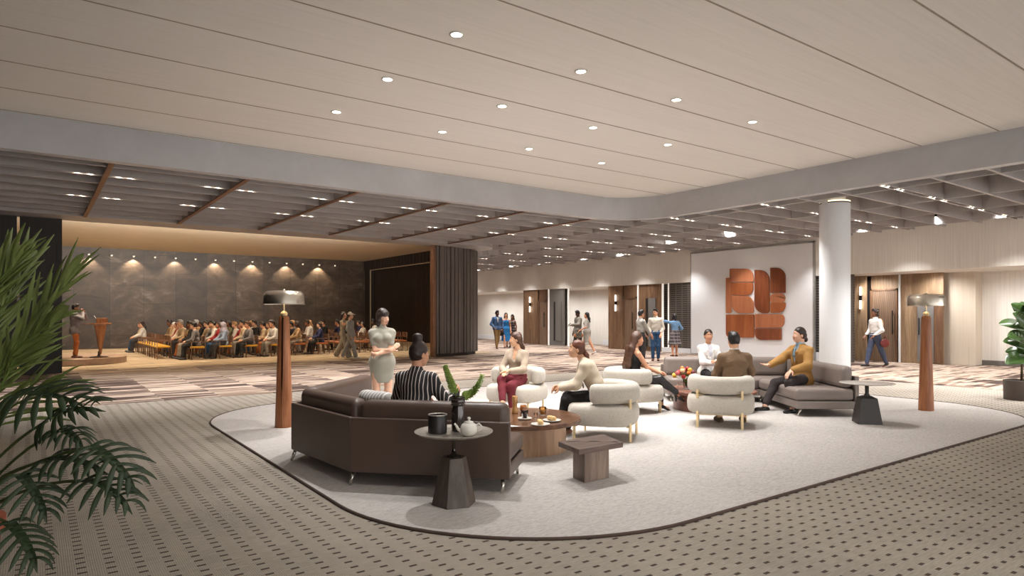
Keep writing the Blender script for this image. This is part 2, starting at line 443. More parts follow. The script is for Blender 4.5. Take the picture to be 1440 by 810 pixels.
# ------------------------------------------------------------------ right-hand wall
struct(MB().bx(AW, AL+.3, -6, 40, 2.97, ZD).build('wall_right', m_linen))
struct(MB().bx(AL, AL+.3, -6, 40, 0, 2.97).build('wall_right', m_linen))
struct(MB().bx(14.3, AL+.3, 38.6, 38.9, 0, ZD).build('wall_back', m_linen))
struct(MB().bx(AL-.03, AL, -6, 8.1, 0.004, .16).build('baseboard_right', M('grey_skirting', srgb(112,106,100), .5)))
struct(MB().bx(AL-.04, AL, 29, 38.6, 0.004, .28).build('baseboard_right', m_white))
struct(MB().bx(AL-.02, AL, 22.4, 25.4, 0.004, .28).build('baseboard_right', m_white))
struct(MB().bx(AL-.55, AL, bw(1372,AL-.55), bw(1327,AL-.55), 0.004, 2.97).build('wall_right', m_striated('linen_pilaster', srgb(206,192,174), 'Z', .08, 14)))
ZT = 2.965
def portal_piece(name, px0, px1, a, mat, z0=.004, z1=ZT, depth=.08, kind=True):
    y0, y1 = bw(px0,a), bw(px1,a)
    o = MB().bx(a, a+depth, min(y0,y1), max(y0,y1), z0, z1).build(name, mat)
    if kind: struct(o)
    return o
m_carved = None
def m_carve():
    m, nt, b = new_mat('carved_door'); n = N(nt)
    w = n.new('ShaderNodeTexWave', wave_type='RINGS', rings_direction='X'); n.link(n.mapping((1,1,1), loc=(0,0,-1.1)), w.inputs['Vector'])
    w.inputs['Scale'].default_value = 5; w.inputs['Distortion'].default_value = 1.2
    f = n.noise(n.mapping((10,10,1)),1,4)
    c = n.ramp(n.math('ADD', n.math('MULTIPLY', w.outputs['Fac'], .3), n.math('MULTIPLY', f, .7)), [(.3, srgb(104,82,66)), (.7, srgb(138,112,90))])
    n.link(c, b.inputs['Base Color']); b.inputs['Roughness'].default_value = .5; n.bump(w.outputs['Fac'], b, .4, .01); return m
m_carved = m_carve()
def m_louvre():
    m, nt, b = new_mat('woven_screen'); n = N(nt); x, y, z = n.sep(n.coord())
    s1 = n.math('LESS_THAN', n.math('FRACT', n.math('MULTIPLY', z, 11)), .55); s2 = n.math('LESS_THAN', n.math('FRACT', n.math('MULTIPLY', y, 3.1)), .2)
    n.link(n.mix(n.math('MAXIMUM', s1, s2), srgb(44,38,35), srgb(98,90,84)), b.inputs['Base Color']); b.inputs['Roughness'].default_value = .5
    n.bump(s1, b, .4, .01); return m
m_screen = m_louvre()
def door(num, px0, px1, a, z1=2.35, handle_px=None, label=None):
    y0, y1 = sorted((bw(px0,a), bw(px1,a)))
    d = MB().bx(a-.04, a+.06, y0+.06, y1-.06, .004, z1).build('door_%d' % num, m_carved); struct(d)
    mb = MB().bx(a-.07,a+.06,y0,y0+.06,0.004,z1+.06).bx(a-.07,a+.06,y1-.06,y1,0.004,z1+.06).bx(a-.07,a+.06,y0,y1,z1,z1+.06)
    mb.build('door_frame', m_walnut, d)
    hy = bw(handle_px,a) if handle_px else y0+.2
    mb = MB().tube([(a-.11,hy,.95),(a-.11,hy,1.75)], .018, 8).tube([(a-.11,hy,1.05),(a-.03,hy,1.05)], .014, 6).tube([(a-.11,hy,1.65),(a-.03,hy,1.65)], .014, 6)
    mb.build('door_handle', m_blackmetal, d)
    return d
A0 = AW+.06
# far portal
portal_piece('wall_panel', 736, 756.5, A0, m_oak); portal_piece('wall_panel', 756.5, 758.5, A0+.06, m_dark)
portal_piece('wall_panel', 758.5, 770.5, A0, m_oak, 2.42); door(1, 758.5, 770.5, A0, 2.36)
portal_piece('trim_3', 770.5, 771.8, A0-.02, m_glow)
portal_piece('wall_panel', 771.8, 793, A0+.02, m_grey); portal_piece('wall_panel', 778.5, 781, A0-.01, m_dark, .25, 2.3, .05); portal_piece('wall_panel', 781, 789, A0-.01, m_grey, .25, 2.3, .05)
portal_piece('wall_panel', 793, 798, A0+.3, m_screen); portal_piece('trim_4', 798, 799, A0+.1, m_glow)
# middle portal
portal_piece('wall_panel', 855.5, 875.5, A0, m_oak); portal_piece('wall_panel', 875.5, 877.5, A0+.06, m_dark)
portal_piece('wall_panel', 877.5, 896, A0, m_oak, 2.42); door(2, 878, 896, A0, 2.36)
portal_piece('trim_5', 896, 897.3, A0-.02, m_glow)
portal_piece('wall_panel', 897.3, 930.5, A0+.02, m_oak); portal_piece('wall_panel', 908, 921.5, A0-.01, m_dark, .2, 2.35, .05); portal_piece('wall_panel', 911.5, 921.5, A0-.03, m_grey, .2, 2.35, .05)
portal_piece('trim_6', 930.5, 931.8, A0-.02, m_glow); portal_piece('wall_panel', 931.8, 939, A0+.3, m_screen); portal_piece('trim_7', 939, 940.6, A0-.02, m_glow)
portal_piece('wall_panel', 940.6, 972, A0, m_screen); portal_piece('wall_panel', 1143, 1200, A0+.05, m_screen)
struct(MB().bx(A0-.03, A0+.1, bw(1160,A0), bw(1140,A0), .004, .3).build('baseboard_right', m_white))
struct(MB().bx(A0-.03, A0+.1, bw(972,A0), bw(931,A0), .004, .2).build('baseboard_right', m_white))
# near portal stands further back
A2 = 23.35
portal_piece('wall_panel', 1196, 1218, A2, m_oak_pale); portal_piece('wall_panel', 1218, 1225, A2+.35, m_dark)
portal_piece('wall_panel', 1225, 1263, A2+.25, m_oak_pale, 2.5); door(3, 1225, 1263, A2+.25, 2.44, 1257)
portal_piece('trim_8', 1263.5, 1265.2, A2+.1, m_white)
portal_piece('wall_panel', 1265.2, 1326.5, A2+.2, m_oak_pale)
d = portal_piece('door_4', 1290, 1313, A2+.17, m_grey, .06, 2.28, .05)
MB().tube([(A2+.14,bw(1293,A2+.17),.95),(A2+.14,bw(1293,A2+.17),1.5)], .015, 8).build('door_handle', m_blackmetal, d)
portal_piece('wall_panel', 1313.5, 1326, A2+.16, m_walnut, .06, 2.28, .05)
portal_piece('wall_panel', 1194, 1196.5, A2-.02, m_dark)
# art panel: a proud white slab with a thin grey edging
YA0, YA1 = bw(1143, AW-.1), bw(972, AW-.1)
struct(MB().bx(AW-.1, AW+.02, YA0, YA1, .03, 4.12).build('wall_panel', m_white))
mb = MB().bx(AW-.11, AW+.02, YA0-.05, YA0, .004, 4.17).bx(AW-.11, AW+.02, YA1, YA1+.03, .004, 4.17).bx(AW-.11, AW+.02, YA0-.05, YA1+.03, 4.12, 4.17)
struct(mb.build('trim_9', M('slim_grey_edge', srgb(150,146,142), .5)))
# column
cc = V((1174-720)/F*15.8, 15.8)
mb = MB(); mb.lathe([(.342,0),(.342,4.28)], 48, (cc.x,cc.y,0)); mb.lathe([(.235,4.22),(.235,ZD)], 40, (cc.x,cc.y,0))
col = struct(mb.build('column', m_white, smooth='auto'))
MB().lathe([(.30,4.275),(.347,4.275),(.347,4.30),(.30,4.30)], 48, (cc.x,cc.y,0), close=True).build('collar', m_blackmetal, col)
MB().lathe([(.24,4.302),(.34,4.302),(.34,4.335),(.24,4.335)], 48, (cc.x,cc.y,0), close=True).build('light_ring', M_emit('warm_ring', (1,.82,.55,1), 1.2), col)
# rug
RX0, RX1, RY0, RY1 = 2.05, 13.4, 3.27, 12.05
rp = rrect(RX0, RX1, RY0, RY1, (2.0, 2.0, 2.0, 2.0), 20)
rug = MB().prism(rp, .001, .014).build('rug', m_rug())
tag(rug, 'large pale grey round-cornered rug under the lounge seating', 'rug')
MB().tube([Vector((p[0],p[1],.009)) for p in rp+rp[:1]], .014, 6, cap=False).build('binding', M('rug_binding', srgb(74,58,50), .9), rug, True, label='dark brown edge binding')

# leather-like wall relief on the white panel: eleven shaped slabs
art = empty('wall_art', (AW-.1,(YA0+YA1)/2,2.2), 0, 'abstract wall relief of eleven orange-brown shaped panels on the white slab', 'wall art')
def art_panel(x0,y0,x1,y1,r,shade):
    a_ = AW-.1; pts = []
    for (cx,cy) in rrect(x0+1.3,x1-1.3,y0+1.3,y1-1.3,r,8):
        px, py = 960+cx/5.4, 340+cy/5.4; t = (px-720)/F; D = a_/(LX*t+DX); pts.append((D*(LY*t+DY)-(YA0+YA1)/2, H-(py-YH)/F*D-2.2))
    n_ = len(pts); dep = .05; vs = [(0,y,z) for y,z in pts]+[(-dep,y,z) for y,z in pts]
    ar = sum(pts[i][0]*pts[(i+1)%n_][1]-pts[(i+1)%n_][0]*pts[i][1] for i in range(n_))
    fs = [tuple(range(n_)), tuple(range(2*n_-1,n_-1,-1))]+[(i,n_+i,n_+(i+1)%n_,(i+1)%n_) for i in range(n_)]
    if ar < 0: fs = [f[::-1] for f in fs]
    o = MB().add(vs,fs).build('panel', M_wood('relief_%d' % shade, *[(srgb(146,80,44),srgb(164,96,56)),(srgb(168,104,70),srgb(182,118,84)),(srgb(116,60,34),srgb(140,78,46))][shade], 'Z', .25, .4, .05), art); bevel(o,.012,2)
for x0,y0,x1,y1,r,sh in ((331,272,376,542,(4,14,4,4),1),(360,203,544,306,(6,58,8,20),1),(373,309,541,408,(6,10,52,12),0),(376,409,546,544,(4,66,16,66),1),(548,212,664,544,(5,74,22,74),2),(668,196,786,389,(5,70,4,5),2),(666,390,784,464,(40,40,36,20),1),(669,458,787,541,(20,10,60,5),0),(332,551,548,729,(6,6,5,34),0),(551,548,778,655,(6,32,46,6),1),(551,657,756,747,(6,5,10,50),2)):
    art_panel(x0,y0,x1,y1,r,sh)

m_tube = M_emit('sconce_tube', (1,.93,.82,1), 5)
def sconce(px, a, z0, z1, label):
    e = empty('wall_sconce', (a,bw(px,a),(z0+z1)/2), 0, label, 'wall light', 'wall sconces'); h = (z1-z0)/2
    MB().box((-.03,0,0),(.06,.07,h*.42)).build('bracket', m_blackmetal, e)
    for sg in (-1,1):
        MB().lathe([(.001,-h*.36),(.03,-h*.36),(.03,h*.36),(.001,h*.36)],14,(-.05,0,sg*h*.6),close=False).build('tube', m_tube, e, 'auto')
sconce(746, A0, 1.75, 2.6, 'double tube wall sconce on the far wooden portal')
sconce(866.5, A0, 1.78, 2.55, 'double tube wall sconce on the middle wooden portal')
sconce(1211, A2, 1.8, 2.6, 'double tube wall sconce on the near wooden portal by the column')
# ================================================================== LIGHT FITTINGS AND LIGHTS
def spot(loc, target, energy, deg, blend=.6, col=(1,.86,.70), rad=.05, parent=None):
    l = bpy.data.lights.new('spot', 'SPOT'); l.energy = energy; l.spot_size = math.radians(deg); l.spot_blend = blend
    l.color = col; l.shadow_soft_size = rad
    o = bpy.data.objects.new('spot_light', l); COL.objects.link(o); o.location = loc
    d = Vector(target) - Vector(loc); o.rotation_euler = d.to_track_quat('-Z','Y').to_euler()
    if parent:
        o.parent = parent; o.matrix_parent_inverse = Matrix.Translation(-parent.location)
    return o
WARM = (1,.98,.965); NEUT = (1,.995,.99)
E_DOWN, E_COF, E_WASH, E_BALL = 330, 190, 95, 400
m_trim = M('lamp_trim', srgb(225,220,212), .5)
dl_px = [[(642,48),(545,111),(473,157)],[(817,100),(706,149),(622,185)],[(951,140),(834,179),(744,209)],[(1058,171),(939,203),(846,229)]]
ords = ['first','second','third','fourth']
proto = None
for i, rowp in enumerate(dl_px):
    for j, (px, py) in enumerate(rowp):
        p = P(px, py, ZC)
        if proto is None:
            e = proto = empty('downlight', (0,0,ZC)); 
            MB().lathe([(.062,-.012),(.085,-.012),(.085,.001),(.062,.001)], 24, close=False).build('trim_ring', m_trim, e, True)
            MB().lathe([(.062,-.004),(.001,-.004)], 24, close=False).build('lamp', m_lamp, e)
        else: e = copy_tree(proto)
        e.location = p
        tag(e, 'round recessed ceiling downlight, %s row from the left, %s from the camera along that row' % (['leftmost','second','third','rightmost'][i], ['nearest','middle','farthest'][j]), 'ceiling light', 'ceiling downlights over the lounge')
        spot(p + Vector((0,0,-.04)), p + Vector((0,0,-5)), E_DOWN*(1.0 if j != 1 else .8), 98, 1, WARM if j else NEUT, .06, e)
# unseen downlights added above the camera to brighten the foreground
for i, (L, D) in enumerate([(-.2,3.8),(1.8,3.6),(3.9,4.2),(.4,1.0),(3.4,1.2)]):
    e = copy_tree(proto); p = V(L,D,ZC); e.location = p
    tag(e, 'round recessed ceiling downlight on the entrance side above the camera, number %s' % ['one','two','three','four','five','six','seven','eight','nine','ten'][i], 'ceiling light', 'ceiling downlights on the entrance side')
    spot(p+Vector((0,0,-.04)), p+Vector((0,0,-5)), 92, 105, 1, NEUT, .06, e)
# twin spotlights inside the fin ceiling
proto = None; cnt = 0
def twin(a, b, lab, power):
    global proto, cnt
    if proto is None:
        e = proto = empty('twin_spotlight')
        MB().bx(-.2,.2,-.045,.045,.02,.1).build('housing', m_blackmetal, e)
        for sx in (-.1,.1): MB().lathe([(.04,0.012),(.001,0.012)], 14, (sx,0,0), close=False).build('lamp', m_lamp, e); MB().lathe([(.042,0.0),(.055,0.0),(.055,.03),(.042,.03)], 14, (sx,0,0), close=False).build('ring', m_trim, e)
    else: e = copy_tree(proto)
    e.location = (a, b, ZG+.03); tag(e, lab, 'ceiling light', 'twin spotlights in the fin ceiling')
    if power: spot(e.location + Vector((0,0,-.02)), e.location + Vector((0,0,-3)), power, 95, .8, WARM, .05, e)
    cnt += 1
for ti, tb in enumerate(sorted(tracks)):
    for bi, a in enumerate(bars):
        for si, s in enumerate((-.33,.33)):
            x = a + s
            if x > AW-.7: continue
            if tb < FB+.2 and x < FA+.4: continue
            if tb > 20 and x < 16.3: continue
            if x < -1.2 or tb < 2.5: continue
            left = x < FA and tb < 20
            lab = 'twin spotlight on the %s track from the %s, %s side of the %s cross fin' % (['first','second','third','fourth','fifth','sixth','seventh','eighth','ninth','tenth','eleventh','twelfth','thirteenth'][ti], 'camera', ['left','right'][si], ['first','second','third','fourth','fifth','sixth','seventh','eighth','ninth','tenth','eleventh','twelfth','thirteenth'][bi])
            twin(x, tb, lab, E_COF*(1.0 if left else 1.25))
# wall washers over the bulkhead
proto = None
wash_y = [bw(px, AW) for px in (686,733,775,836,888,950,1230,1330,1425)]
for k, y in enumerate(wash_y):
    if proto is None:
        e = proto = empty('wall_washer')
        MB().lathe([(.04,-.12),(.05,-.12),(.05,.05),(.04,.05)], 16).build('can', m_blackmetal, e, 'auto')
        MB().lathe([(.038,-.122),(.001,-.122)], 16, close=False).build('lamp', M_emit('washer_disc', (1,.9,.76,1), 12), e)
    else: e = copy_tree(proto)
    e.location = (AW-.75, y, ZG+.34)
    tag(e, 'small ceiling wall washer aimed at the linen bulkhead, number %s from the far end' % ['one','two','three','four','five','six','seven','eight','nine','ten','eleven'][k], 'ceiling light', 'wall washers along the bulkhead')
    spot((AW-.75, y, ZG+.2), (AW+.1, y, 2.6), E_WASH, 125, 1, NEUT, .04, e)
# art is lit by two ceiling spots
ym = (YA0+YA1)/2
for y in (ym-1.3, ym+1.3): spot((AW-3.2, y, ZG+.38), (AW, y*.7+ym*.3, 2.2), 200, 80, 1, (1,.98,.97), .03)
# ballroom: small wall spots and audience lights
pxs = [125,157,188,218,247,275,303,329,355,379,403,426,449,471]
proto = None
for k, px in enumerate(pxs):
    y = 36.2; t = (px-720)/F; D = y/(LY*t+DY); x = D*(LX*t+DX)
    if proto is None:
        e = proto = empty('wall_spot')
        MB().lathe([(.035,-.02),(.075,-.02),(.075,.06),(.035,.06)], 14).build('can', m_trim, e, 'auto')
        MB().lathe([(.05,-.022),(.001,-.022)], 14, close=False).build('lamp', M_emit('wallspot_disc', (1,.85,.62,1), 6), e)
        MB().bx(-.02,.02,0,.2,.0,.04).build('arm', m_blackmetal, e)
    else: e = copy_tree(proto)
    e.location = (x, y, 4.42); e.scale = (.7,1,.7)
    tag(e, 'small warm spotlight high on the dark stone wall, %s from the left' % ['first','second','third','fourth','fifth','sixth','seventh','eighth','ninth','tenth','eleventh','twelfth','thirteenth','last'][k], 'wall light', 'spotlights on the ballroom back wall')
    if k % 2 == 0: spot((x, y-.12, 4.35), (x, 36.5, 3.0), 80, 105, .5, (1,.8,.56), .03, e)
for x in (2.0, 5.0, 8.0, 11.0, 13.2):
    for y in (25.5, 29.5, 33.5):
        spot((x,y,ZB-.05), (x,y,0), E_BALL*(1.9 if x < 3 else .8), 80, .8, (1,.86,.68), .1)
for x in (.5, 3.5, 6.5, 9.5):       # unseen uplights added behind the opening beam to brighten the ballroom ceiling
    spot((x,22.5,4.2), (x,24.5,ZB+.6), 1300, 125, 1, (1,.95,.86), .1)
for k in range(18):                # lights tucked in the recess below the bulkhead
    y = 3.2+k*1.9
    if YA0-1 < y < YA1+.5: continue
    spot((22.9,y,2.94), (23.9,y,0), 165, 140, 1, NEUT, .1)
# daylight-like fill of the unseen rest of the lobby
w = bpy.data.worlds.new('World'); S.world = w; w.use_nodes = True
bg = w.node_tree.nodes['Background']; bg.inputs[0].default_value = (1,.99,.98,1); bg.inputs[1].default_value = 1.85
# ------------------------------------------------------------------ camera
cam = bpy.data.cameras.new('camera'); co = bpy.data.objects.new('camera', cam); COL.objects.link(co)
co.location = (0,0,H); co.rotation_euler = (PI/2, 0, -math.atan2(DX, DY))
cam.sensor_width = 36; cam.lens = 36*F/1440; cam.shift_y = (YH-405)/1440; cam.clip_end = 200
S.camera = co
S.view_settings.view_transform = 'Standard'; S.view_settings.look = 'None'; S.view_settings.exposure = .5; S.view_settings.gamma = 1; S.view_settings.use_curve_mapping = False
S.cycles.use_denoising = True
S.cycles.max_bounces = 8; S.cycles.diffuse_bounces = 4; S.cycles.glossy_bounces = 4; S.cycles.transmission_bounces = 6
S.cycles.sample_clamp_indirect = 6
# ================================================================== SMOOTH SOLID MODELLER (distance field -> one continuous mesh)
class SDF:
    def __init__(s, h): s.h = h; s.p = []
    def cone(s, a, b, r1, r2=None, k=.02, mi=0, op='add'):
        s.p.append(('c', np.array(a,float), np.array(b,float), r1, r1 if r2 is None else r2, k, mi, op)); return s
    def chain(s, pts, rads, k=.02, mi=0, op='add'):
        for i in range(len(pts)-1): s.cone(pts[i], pts[i+1], rads[i], rads[i+1], k, mi, op)
        return s
    def ell(s, c, r, R=None, k=.02, mi=0, op='add'):
        s.p.append(('e', np.array(c,float), np.array(r,float), np.array(R if R is not None else np.eye(3),float), None, k, mi, op)); return s
    def cut(s, pt, nrm, k=.004, mi=0):       # removes the side the normal points to
        s.p.append(('h', np.array(pt,float), np.array(nrm,float)/np.linalg.norm(nrm), None, None, k, mi, 'sub')); return s
    @staticmethod
    def _d(p, X, Y, Z):
        if p[0] == 'c':
            a, b = p[1], p[2]; ba = b-a; q = max(float(ba@ba), 1e-9)
            x, y, z = X-a[0], Y-a[1], Z-a[2]
            t = np.clip((x*ba[0]+y*ba[1]+z*ba[2])/q, 0, 1)
            return np.sqrt((x-t*ba[0])**2+(y-t*ba[1])**2+(z-t*ba[2])**2) - (p[3]+(p[4]-p[3])*t)
        if p[0] == 'e':
            c, r, R = p[1], p[2], p[3]; x, y, z = X-c[0], Y-c[1], Z-c[2]
            u = (R[0,0]*x+R[1,0]*y+R[2,0]*z)/r[0]; v = (R[0,1]*x+R[1,1]*y+R[2,1]*z)/r[1]; w = (R[0,2]*x+R[1,2]*y+R[2,2]*z)/r[2]
            k0 = np.sqrt(u*u+v*v+w*w); k1 = np.sqrt((u/r[0])**2+(v/r[1])**2+(w/r[2])**2)
            return k0*(k0-1)/np.maximum(k1, 1e-6)
        n = p[2]; return -((X-p[1][0])*n[0]+(Y-p[1][1])*n[1]+(Z-p[1][2])*n[2])
    @staticmethod
    def _bb(p):
        if p[0] == 'c': m = max(p[3],p[4]); return np.minimum(p[1],p[2])-m, np.maximum(p[1],p[2])+m
        if p[0] == 'e': m = np.sqrt(((p[3]*p[2][None,:])**2).sum(1)); return p[1]-m, p[1]+m
        return None
    def mesh(s, name, mats, parent=None, wrinkle=0, wf=26, smooth=True, label=None):
        h = s.h; adds = [p for p in s.p if p[7] == 'add']; pad = h*3
        lo = np.min([s._bb(p)[0] for p in adds], 0)-pad; hi = np.max([s._bb(p)[1] for p in adds], 0)+pad
        n = np.ceil((hi-lo)/h).astype(int)+1
        f = np.full(n, .2, np.float32); best = np.full(n, .2, np.float32); mid = np.zeros(n, np.int8)
        ax = [lo[i]+h*np.arange(n[i]) for i in range(3)]
        for p in s.p:
            k = p[5]; bb = s._bb(p)
            if bb is None: i0, i1 = np.zeros(3,int), n
            else:
                e = k+h*3
                i0 = np.clip(np.floor((bb[0]-e-lo)/h).astype(int), 0, n); i1 = np.clip(np.ceil((bb[1]+e-lo)/h).astype(int)+1, 0, n)
            if np.any(i1 <= i0): continue
            sl = tuple(slice(i0[i], i1[i]) for i in range(3))
            d = s._d(p, ax[0][sl[0]][:,None,None], ax[1][sl[1]][None,:,None], ax[2][sl[2]][None,None,:]).astype(np.float32)
            g = f[sl]
            if p[7] == 'add':
                hh = np.clip(.5+.5*(g-d)/max(k,1e-5), 0, 1); f[sl] = g*(1-hh)+d*hh-k*hh*(1-hh)
                m = d < best[sl]; best[sl] = np.where(m, d, best[sl]); mid[sl] = np.where(m, p[6], mid[sl])
            else:
                q = -d; hh = np.clip(.5-.5*(g-q)/max(k,1e-5), 0, 1); f[sl] = g*(1-hh)+q*hh+k*hh*(1-hh)
        if wrinkle:
            X, Y, Z = ax[0][:,None,None], ax[1][None,:,None], ax[2][None,None,:]
            f += (1.35*wrinkle*(np.sin(wf*(Z*1.3+X*.6)+2*np.sin(wf*.35*Y+1))*np.sin(wf*.55*(Y-X)+1.7*np.sin(wf*.3*Z)))).astype(np.float32)
        v, q = surface_nets(f); 
        if len(v) == 0: return None
        vi = np.clip(np.round(v).astype(int), 0, np.array(n)-1)
        fm = mid[vi[:,0],vi[:,1],vi[:,2]][q[:,0]]
        v = v*h+lo
        me = bpy.data.meshes.new(name); nv, nq = len(v), len(q)
        me.vertices.add(nv); me.vertices.foreach_set('co', v.astype(np.float32).ravel())
        me.loops.add(nq*4); me.loops.foreach_set('vertex_index', q.astype(np.int32).ravel())
        me.polygons.add(nq); me.polygons.foreach_set('loop_start', np.arange(0,nq*4,4,dtype=np.int32))
        me.polygons.foreach_set('use_smooth', np.full(nq, smooth))
        for m in (mats if isinstance(mats,(list,tuple)) else [mats]): me.materials.append(m)
        me.polygons.foreach_set('material_index', fm.astype(np.int32))
        me.update(calc_edges=True); me.validate()
        o = bpy.data.objects.new(name, me); COL.objects.link(o)
        if parent: o.parent = parent
        if label: o['label'] = label
        return o
def surface_nets(f):
    ins = f < 0; c = np.zeros(tuple(x-1 for x in f.shape), np.int8)
    offs = [(i,j,k) for i in (0,1) for j in (0,1) for k in (0,1)]
    def sub(a, o): return a[o[0]:a.shape[0]-1+o[0], o[1]:a.shape[1]-1+o[1], o[2]:a.shape[2]-1+o[2]]
    for o in offs: c += sub(ins, o)
    act = np.argwhere((c > 0) & (c < 8))
    if len(act) == 0: return np.zeros((0,3)), np.zeros((0,4),int)
    idx = np.full(c.shape, -1, np.int64); idx[act[:,0],act[:,1],act[:,2]] = np.arange(len(act))
    val = np.stack([f[act[:,0]+o[0],act[:,1]+o[1],act[:,2]+o[2]] for o in offs], 1)
    acc = np.zeros((len(act),3)); cnt = np.zeros(len(act)); O = np.array(offs,float)
    for a in range(8):
        for b in range(a+1,8):
            if np.abs(O[a]-O[b]).sum() != 1: continue
            m = (val[:,a] < 0) != (val[:,b] < 0)
            t = np.where(m, val[:,a]/np.where(m, val[:,a]-val[:,b], 1), 0)
            acc += m[:,None]*(O[a]+t[:,None]*(O[b]-O[a])); cnt += m
    v = act+acc/cnt[:,None]; quads = []
    for ax in range(3):
        e0 = [slice(None)]*3; e1 = [slice(None)]*3; e0[ax] = slice(0,-1); e1[ax] = slice(1,None)
        A, B = ins[tuple(e0)], ins[tuple(e1)]; E = np.argwhere(A != B); u, w = (ax+1)%3, (ax+2)%3
        E = E[(E[:,u] > 0)&(E[:,w] > 0)&(E[:,u] < f.shape[u]-1)&(E[:,w] < f.shape[w]-1)]
        fl = A[E[:,0],E[:,1],E[:,2]]
        def cell(du, dw):
            q = E.copy(); q[:,u] -= du; q[:,w] -= dw; return idx[q[:,0],q[:,1],q[:,2]]
        Q = np.stack([cell(1,1), cell(0,1), cell(0,0), cell(1,0)], 1)
        Q[~fl] = Q[~fl][:,::-1]; quads.append(Q)
    return v, np.concatenate(quads)
# ================================================================== PEOPLE
def ik(a, t, l1, l2, pole):
    a, t, pole = Vector(a), Vector(t), Vector(pole); d = t-a; L = d.length
    if L > (l1+l2)*.999: d *= (l1+l2)*.999/L; L = d.length; t = a+d
    x = (l1*l1-l2*l2+L*L)/(2*L); hgt = math.sqrt(max(0,l1*l1-x*x)); u = d.normalized()
    pl = pole-u*pole.dot(u); pl = pl.normalized() if pl.length > 1e-6 else Vector((0,1,0))
    return a+u*x+pl*hgt, t
SKIN = {'fair': srgb(226,178,150), 'tan': srgb(205,150,118), 'olive': srgb(214,166,132), 'brown': srgb(120,78,56), 'deep': srgb(84,54,40)}
HAIRC = {'black': srgb(26,20,18), 'dark': srgb(44,30,24), 'brown': srgb(78,50,34), 'auburn': srgb(96,54,34), 'blond': srgb(170,130,86), 'grey': srgb(150,145,138), 'white': srgb(210,205,196)}
def m_skin(t):
    return M('skin_'+t, SKIN[t], .5, 0, .05, (14,14,14), spec=.4)
def m_hair(c):
    nm = 'hair_'+c
    if nm in MATS: return MATS[nm]
    m, nt, b = new_mat(nm); n = N(nt); f = n.noise(n.mapping((150,150,6)), 1, 3, .6)
    n.link(n.ramp(f, [(.3, scale_col(HAIRC[c],.6)), (.6, scale_col(HAIRC[c],1.25)), (.75, scale_col(HAIRC[c],1.7))]), b.inputs['Base Color'])
    b.inputs['Roughness'].default_value = .42; n.bump(f, b, .5, .004); MATS[nm] = m; return m
def cloth(name, rgb, rough=.85, var=.1, **k):
    nm = 'cloth_'+name
    if nm in MATS: return MATS[nm]
    m, nt, b = new_mat(nm); n = N(nt); col = srgb(*rgb)
    n.link(n.ramp(n.noise(n.mapping((9,9,9)), 1, 3), [(.3, scale_col(col,1-var)), (.7, scale_col(col,1+var))]), b.inputs['Base Color'])
    b.inputs['Roughness'].default_value = rough; b.inputs['Specular IOR Level'].default_value = .3
    folds = n.noise(n.mapping((11,11,20), rot=(.5,.3,0)), 1, 2, .5, 1.2)
    n.bump(n.math('ADD', folds, n.math('MULTIPLY', n.noise(n.mapping((260,260,260)), 1, 1), .06)), b, .38, .025)
    MATS[nm] = m; return m
def m_stripes(name, base, line, pitch=.033, w=.22, axis=0):
    m, nt, b = new_mat(name); n = N(nt); x = n.sep(n.coord())[axis]
    n.link(n.mix(n.math('LESS_THAN', n.math('FRACT', n.math('MULTIPLY', x, 1/pitch)), w), srgb(*base), srgb(*line)), b.inputs['Base Color'])
    b.inputs['Roughness'].default_value = .7; return m
def m_plaid(name, c0, c1, c2):
    m, nt, b = new_mat(name); n = N(nt); x, y, z = n.sep(n.coord())
    a = n.math('LESS_THAN', n.math('FRACT', n.math('MULTIPLY', n.math('ADD', x, y), 8)), .35); c = n.math('LESS_THAN', n.math('FRACT', n.math('MULTIPLY', z, 8)), .35)
    k = n.mix(n.math('MULTIPLY', a, .5), srgb(*c0), srgb(*c1)); k = n.mix(n.math('MULTIPLY', c, .5), k, srgb(*c2))
    n.link(k, b.inputs['Base Color']); b.inputs['Roughness'].default_value = .9; return m
M_EYEW = M('eye_white', srgb(235,230,225), .3); M_IRIS = M('iris', srgb(40,26,20), .2); M_BROW = M('brow', srgb(40,28,22), .8)
M_LIP = M('lips', srgb(188,112,102), .45)
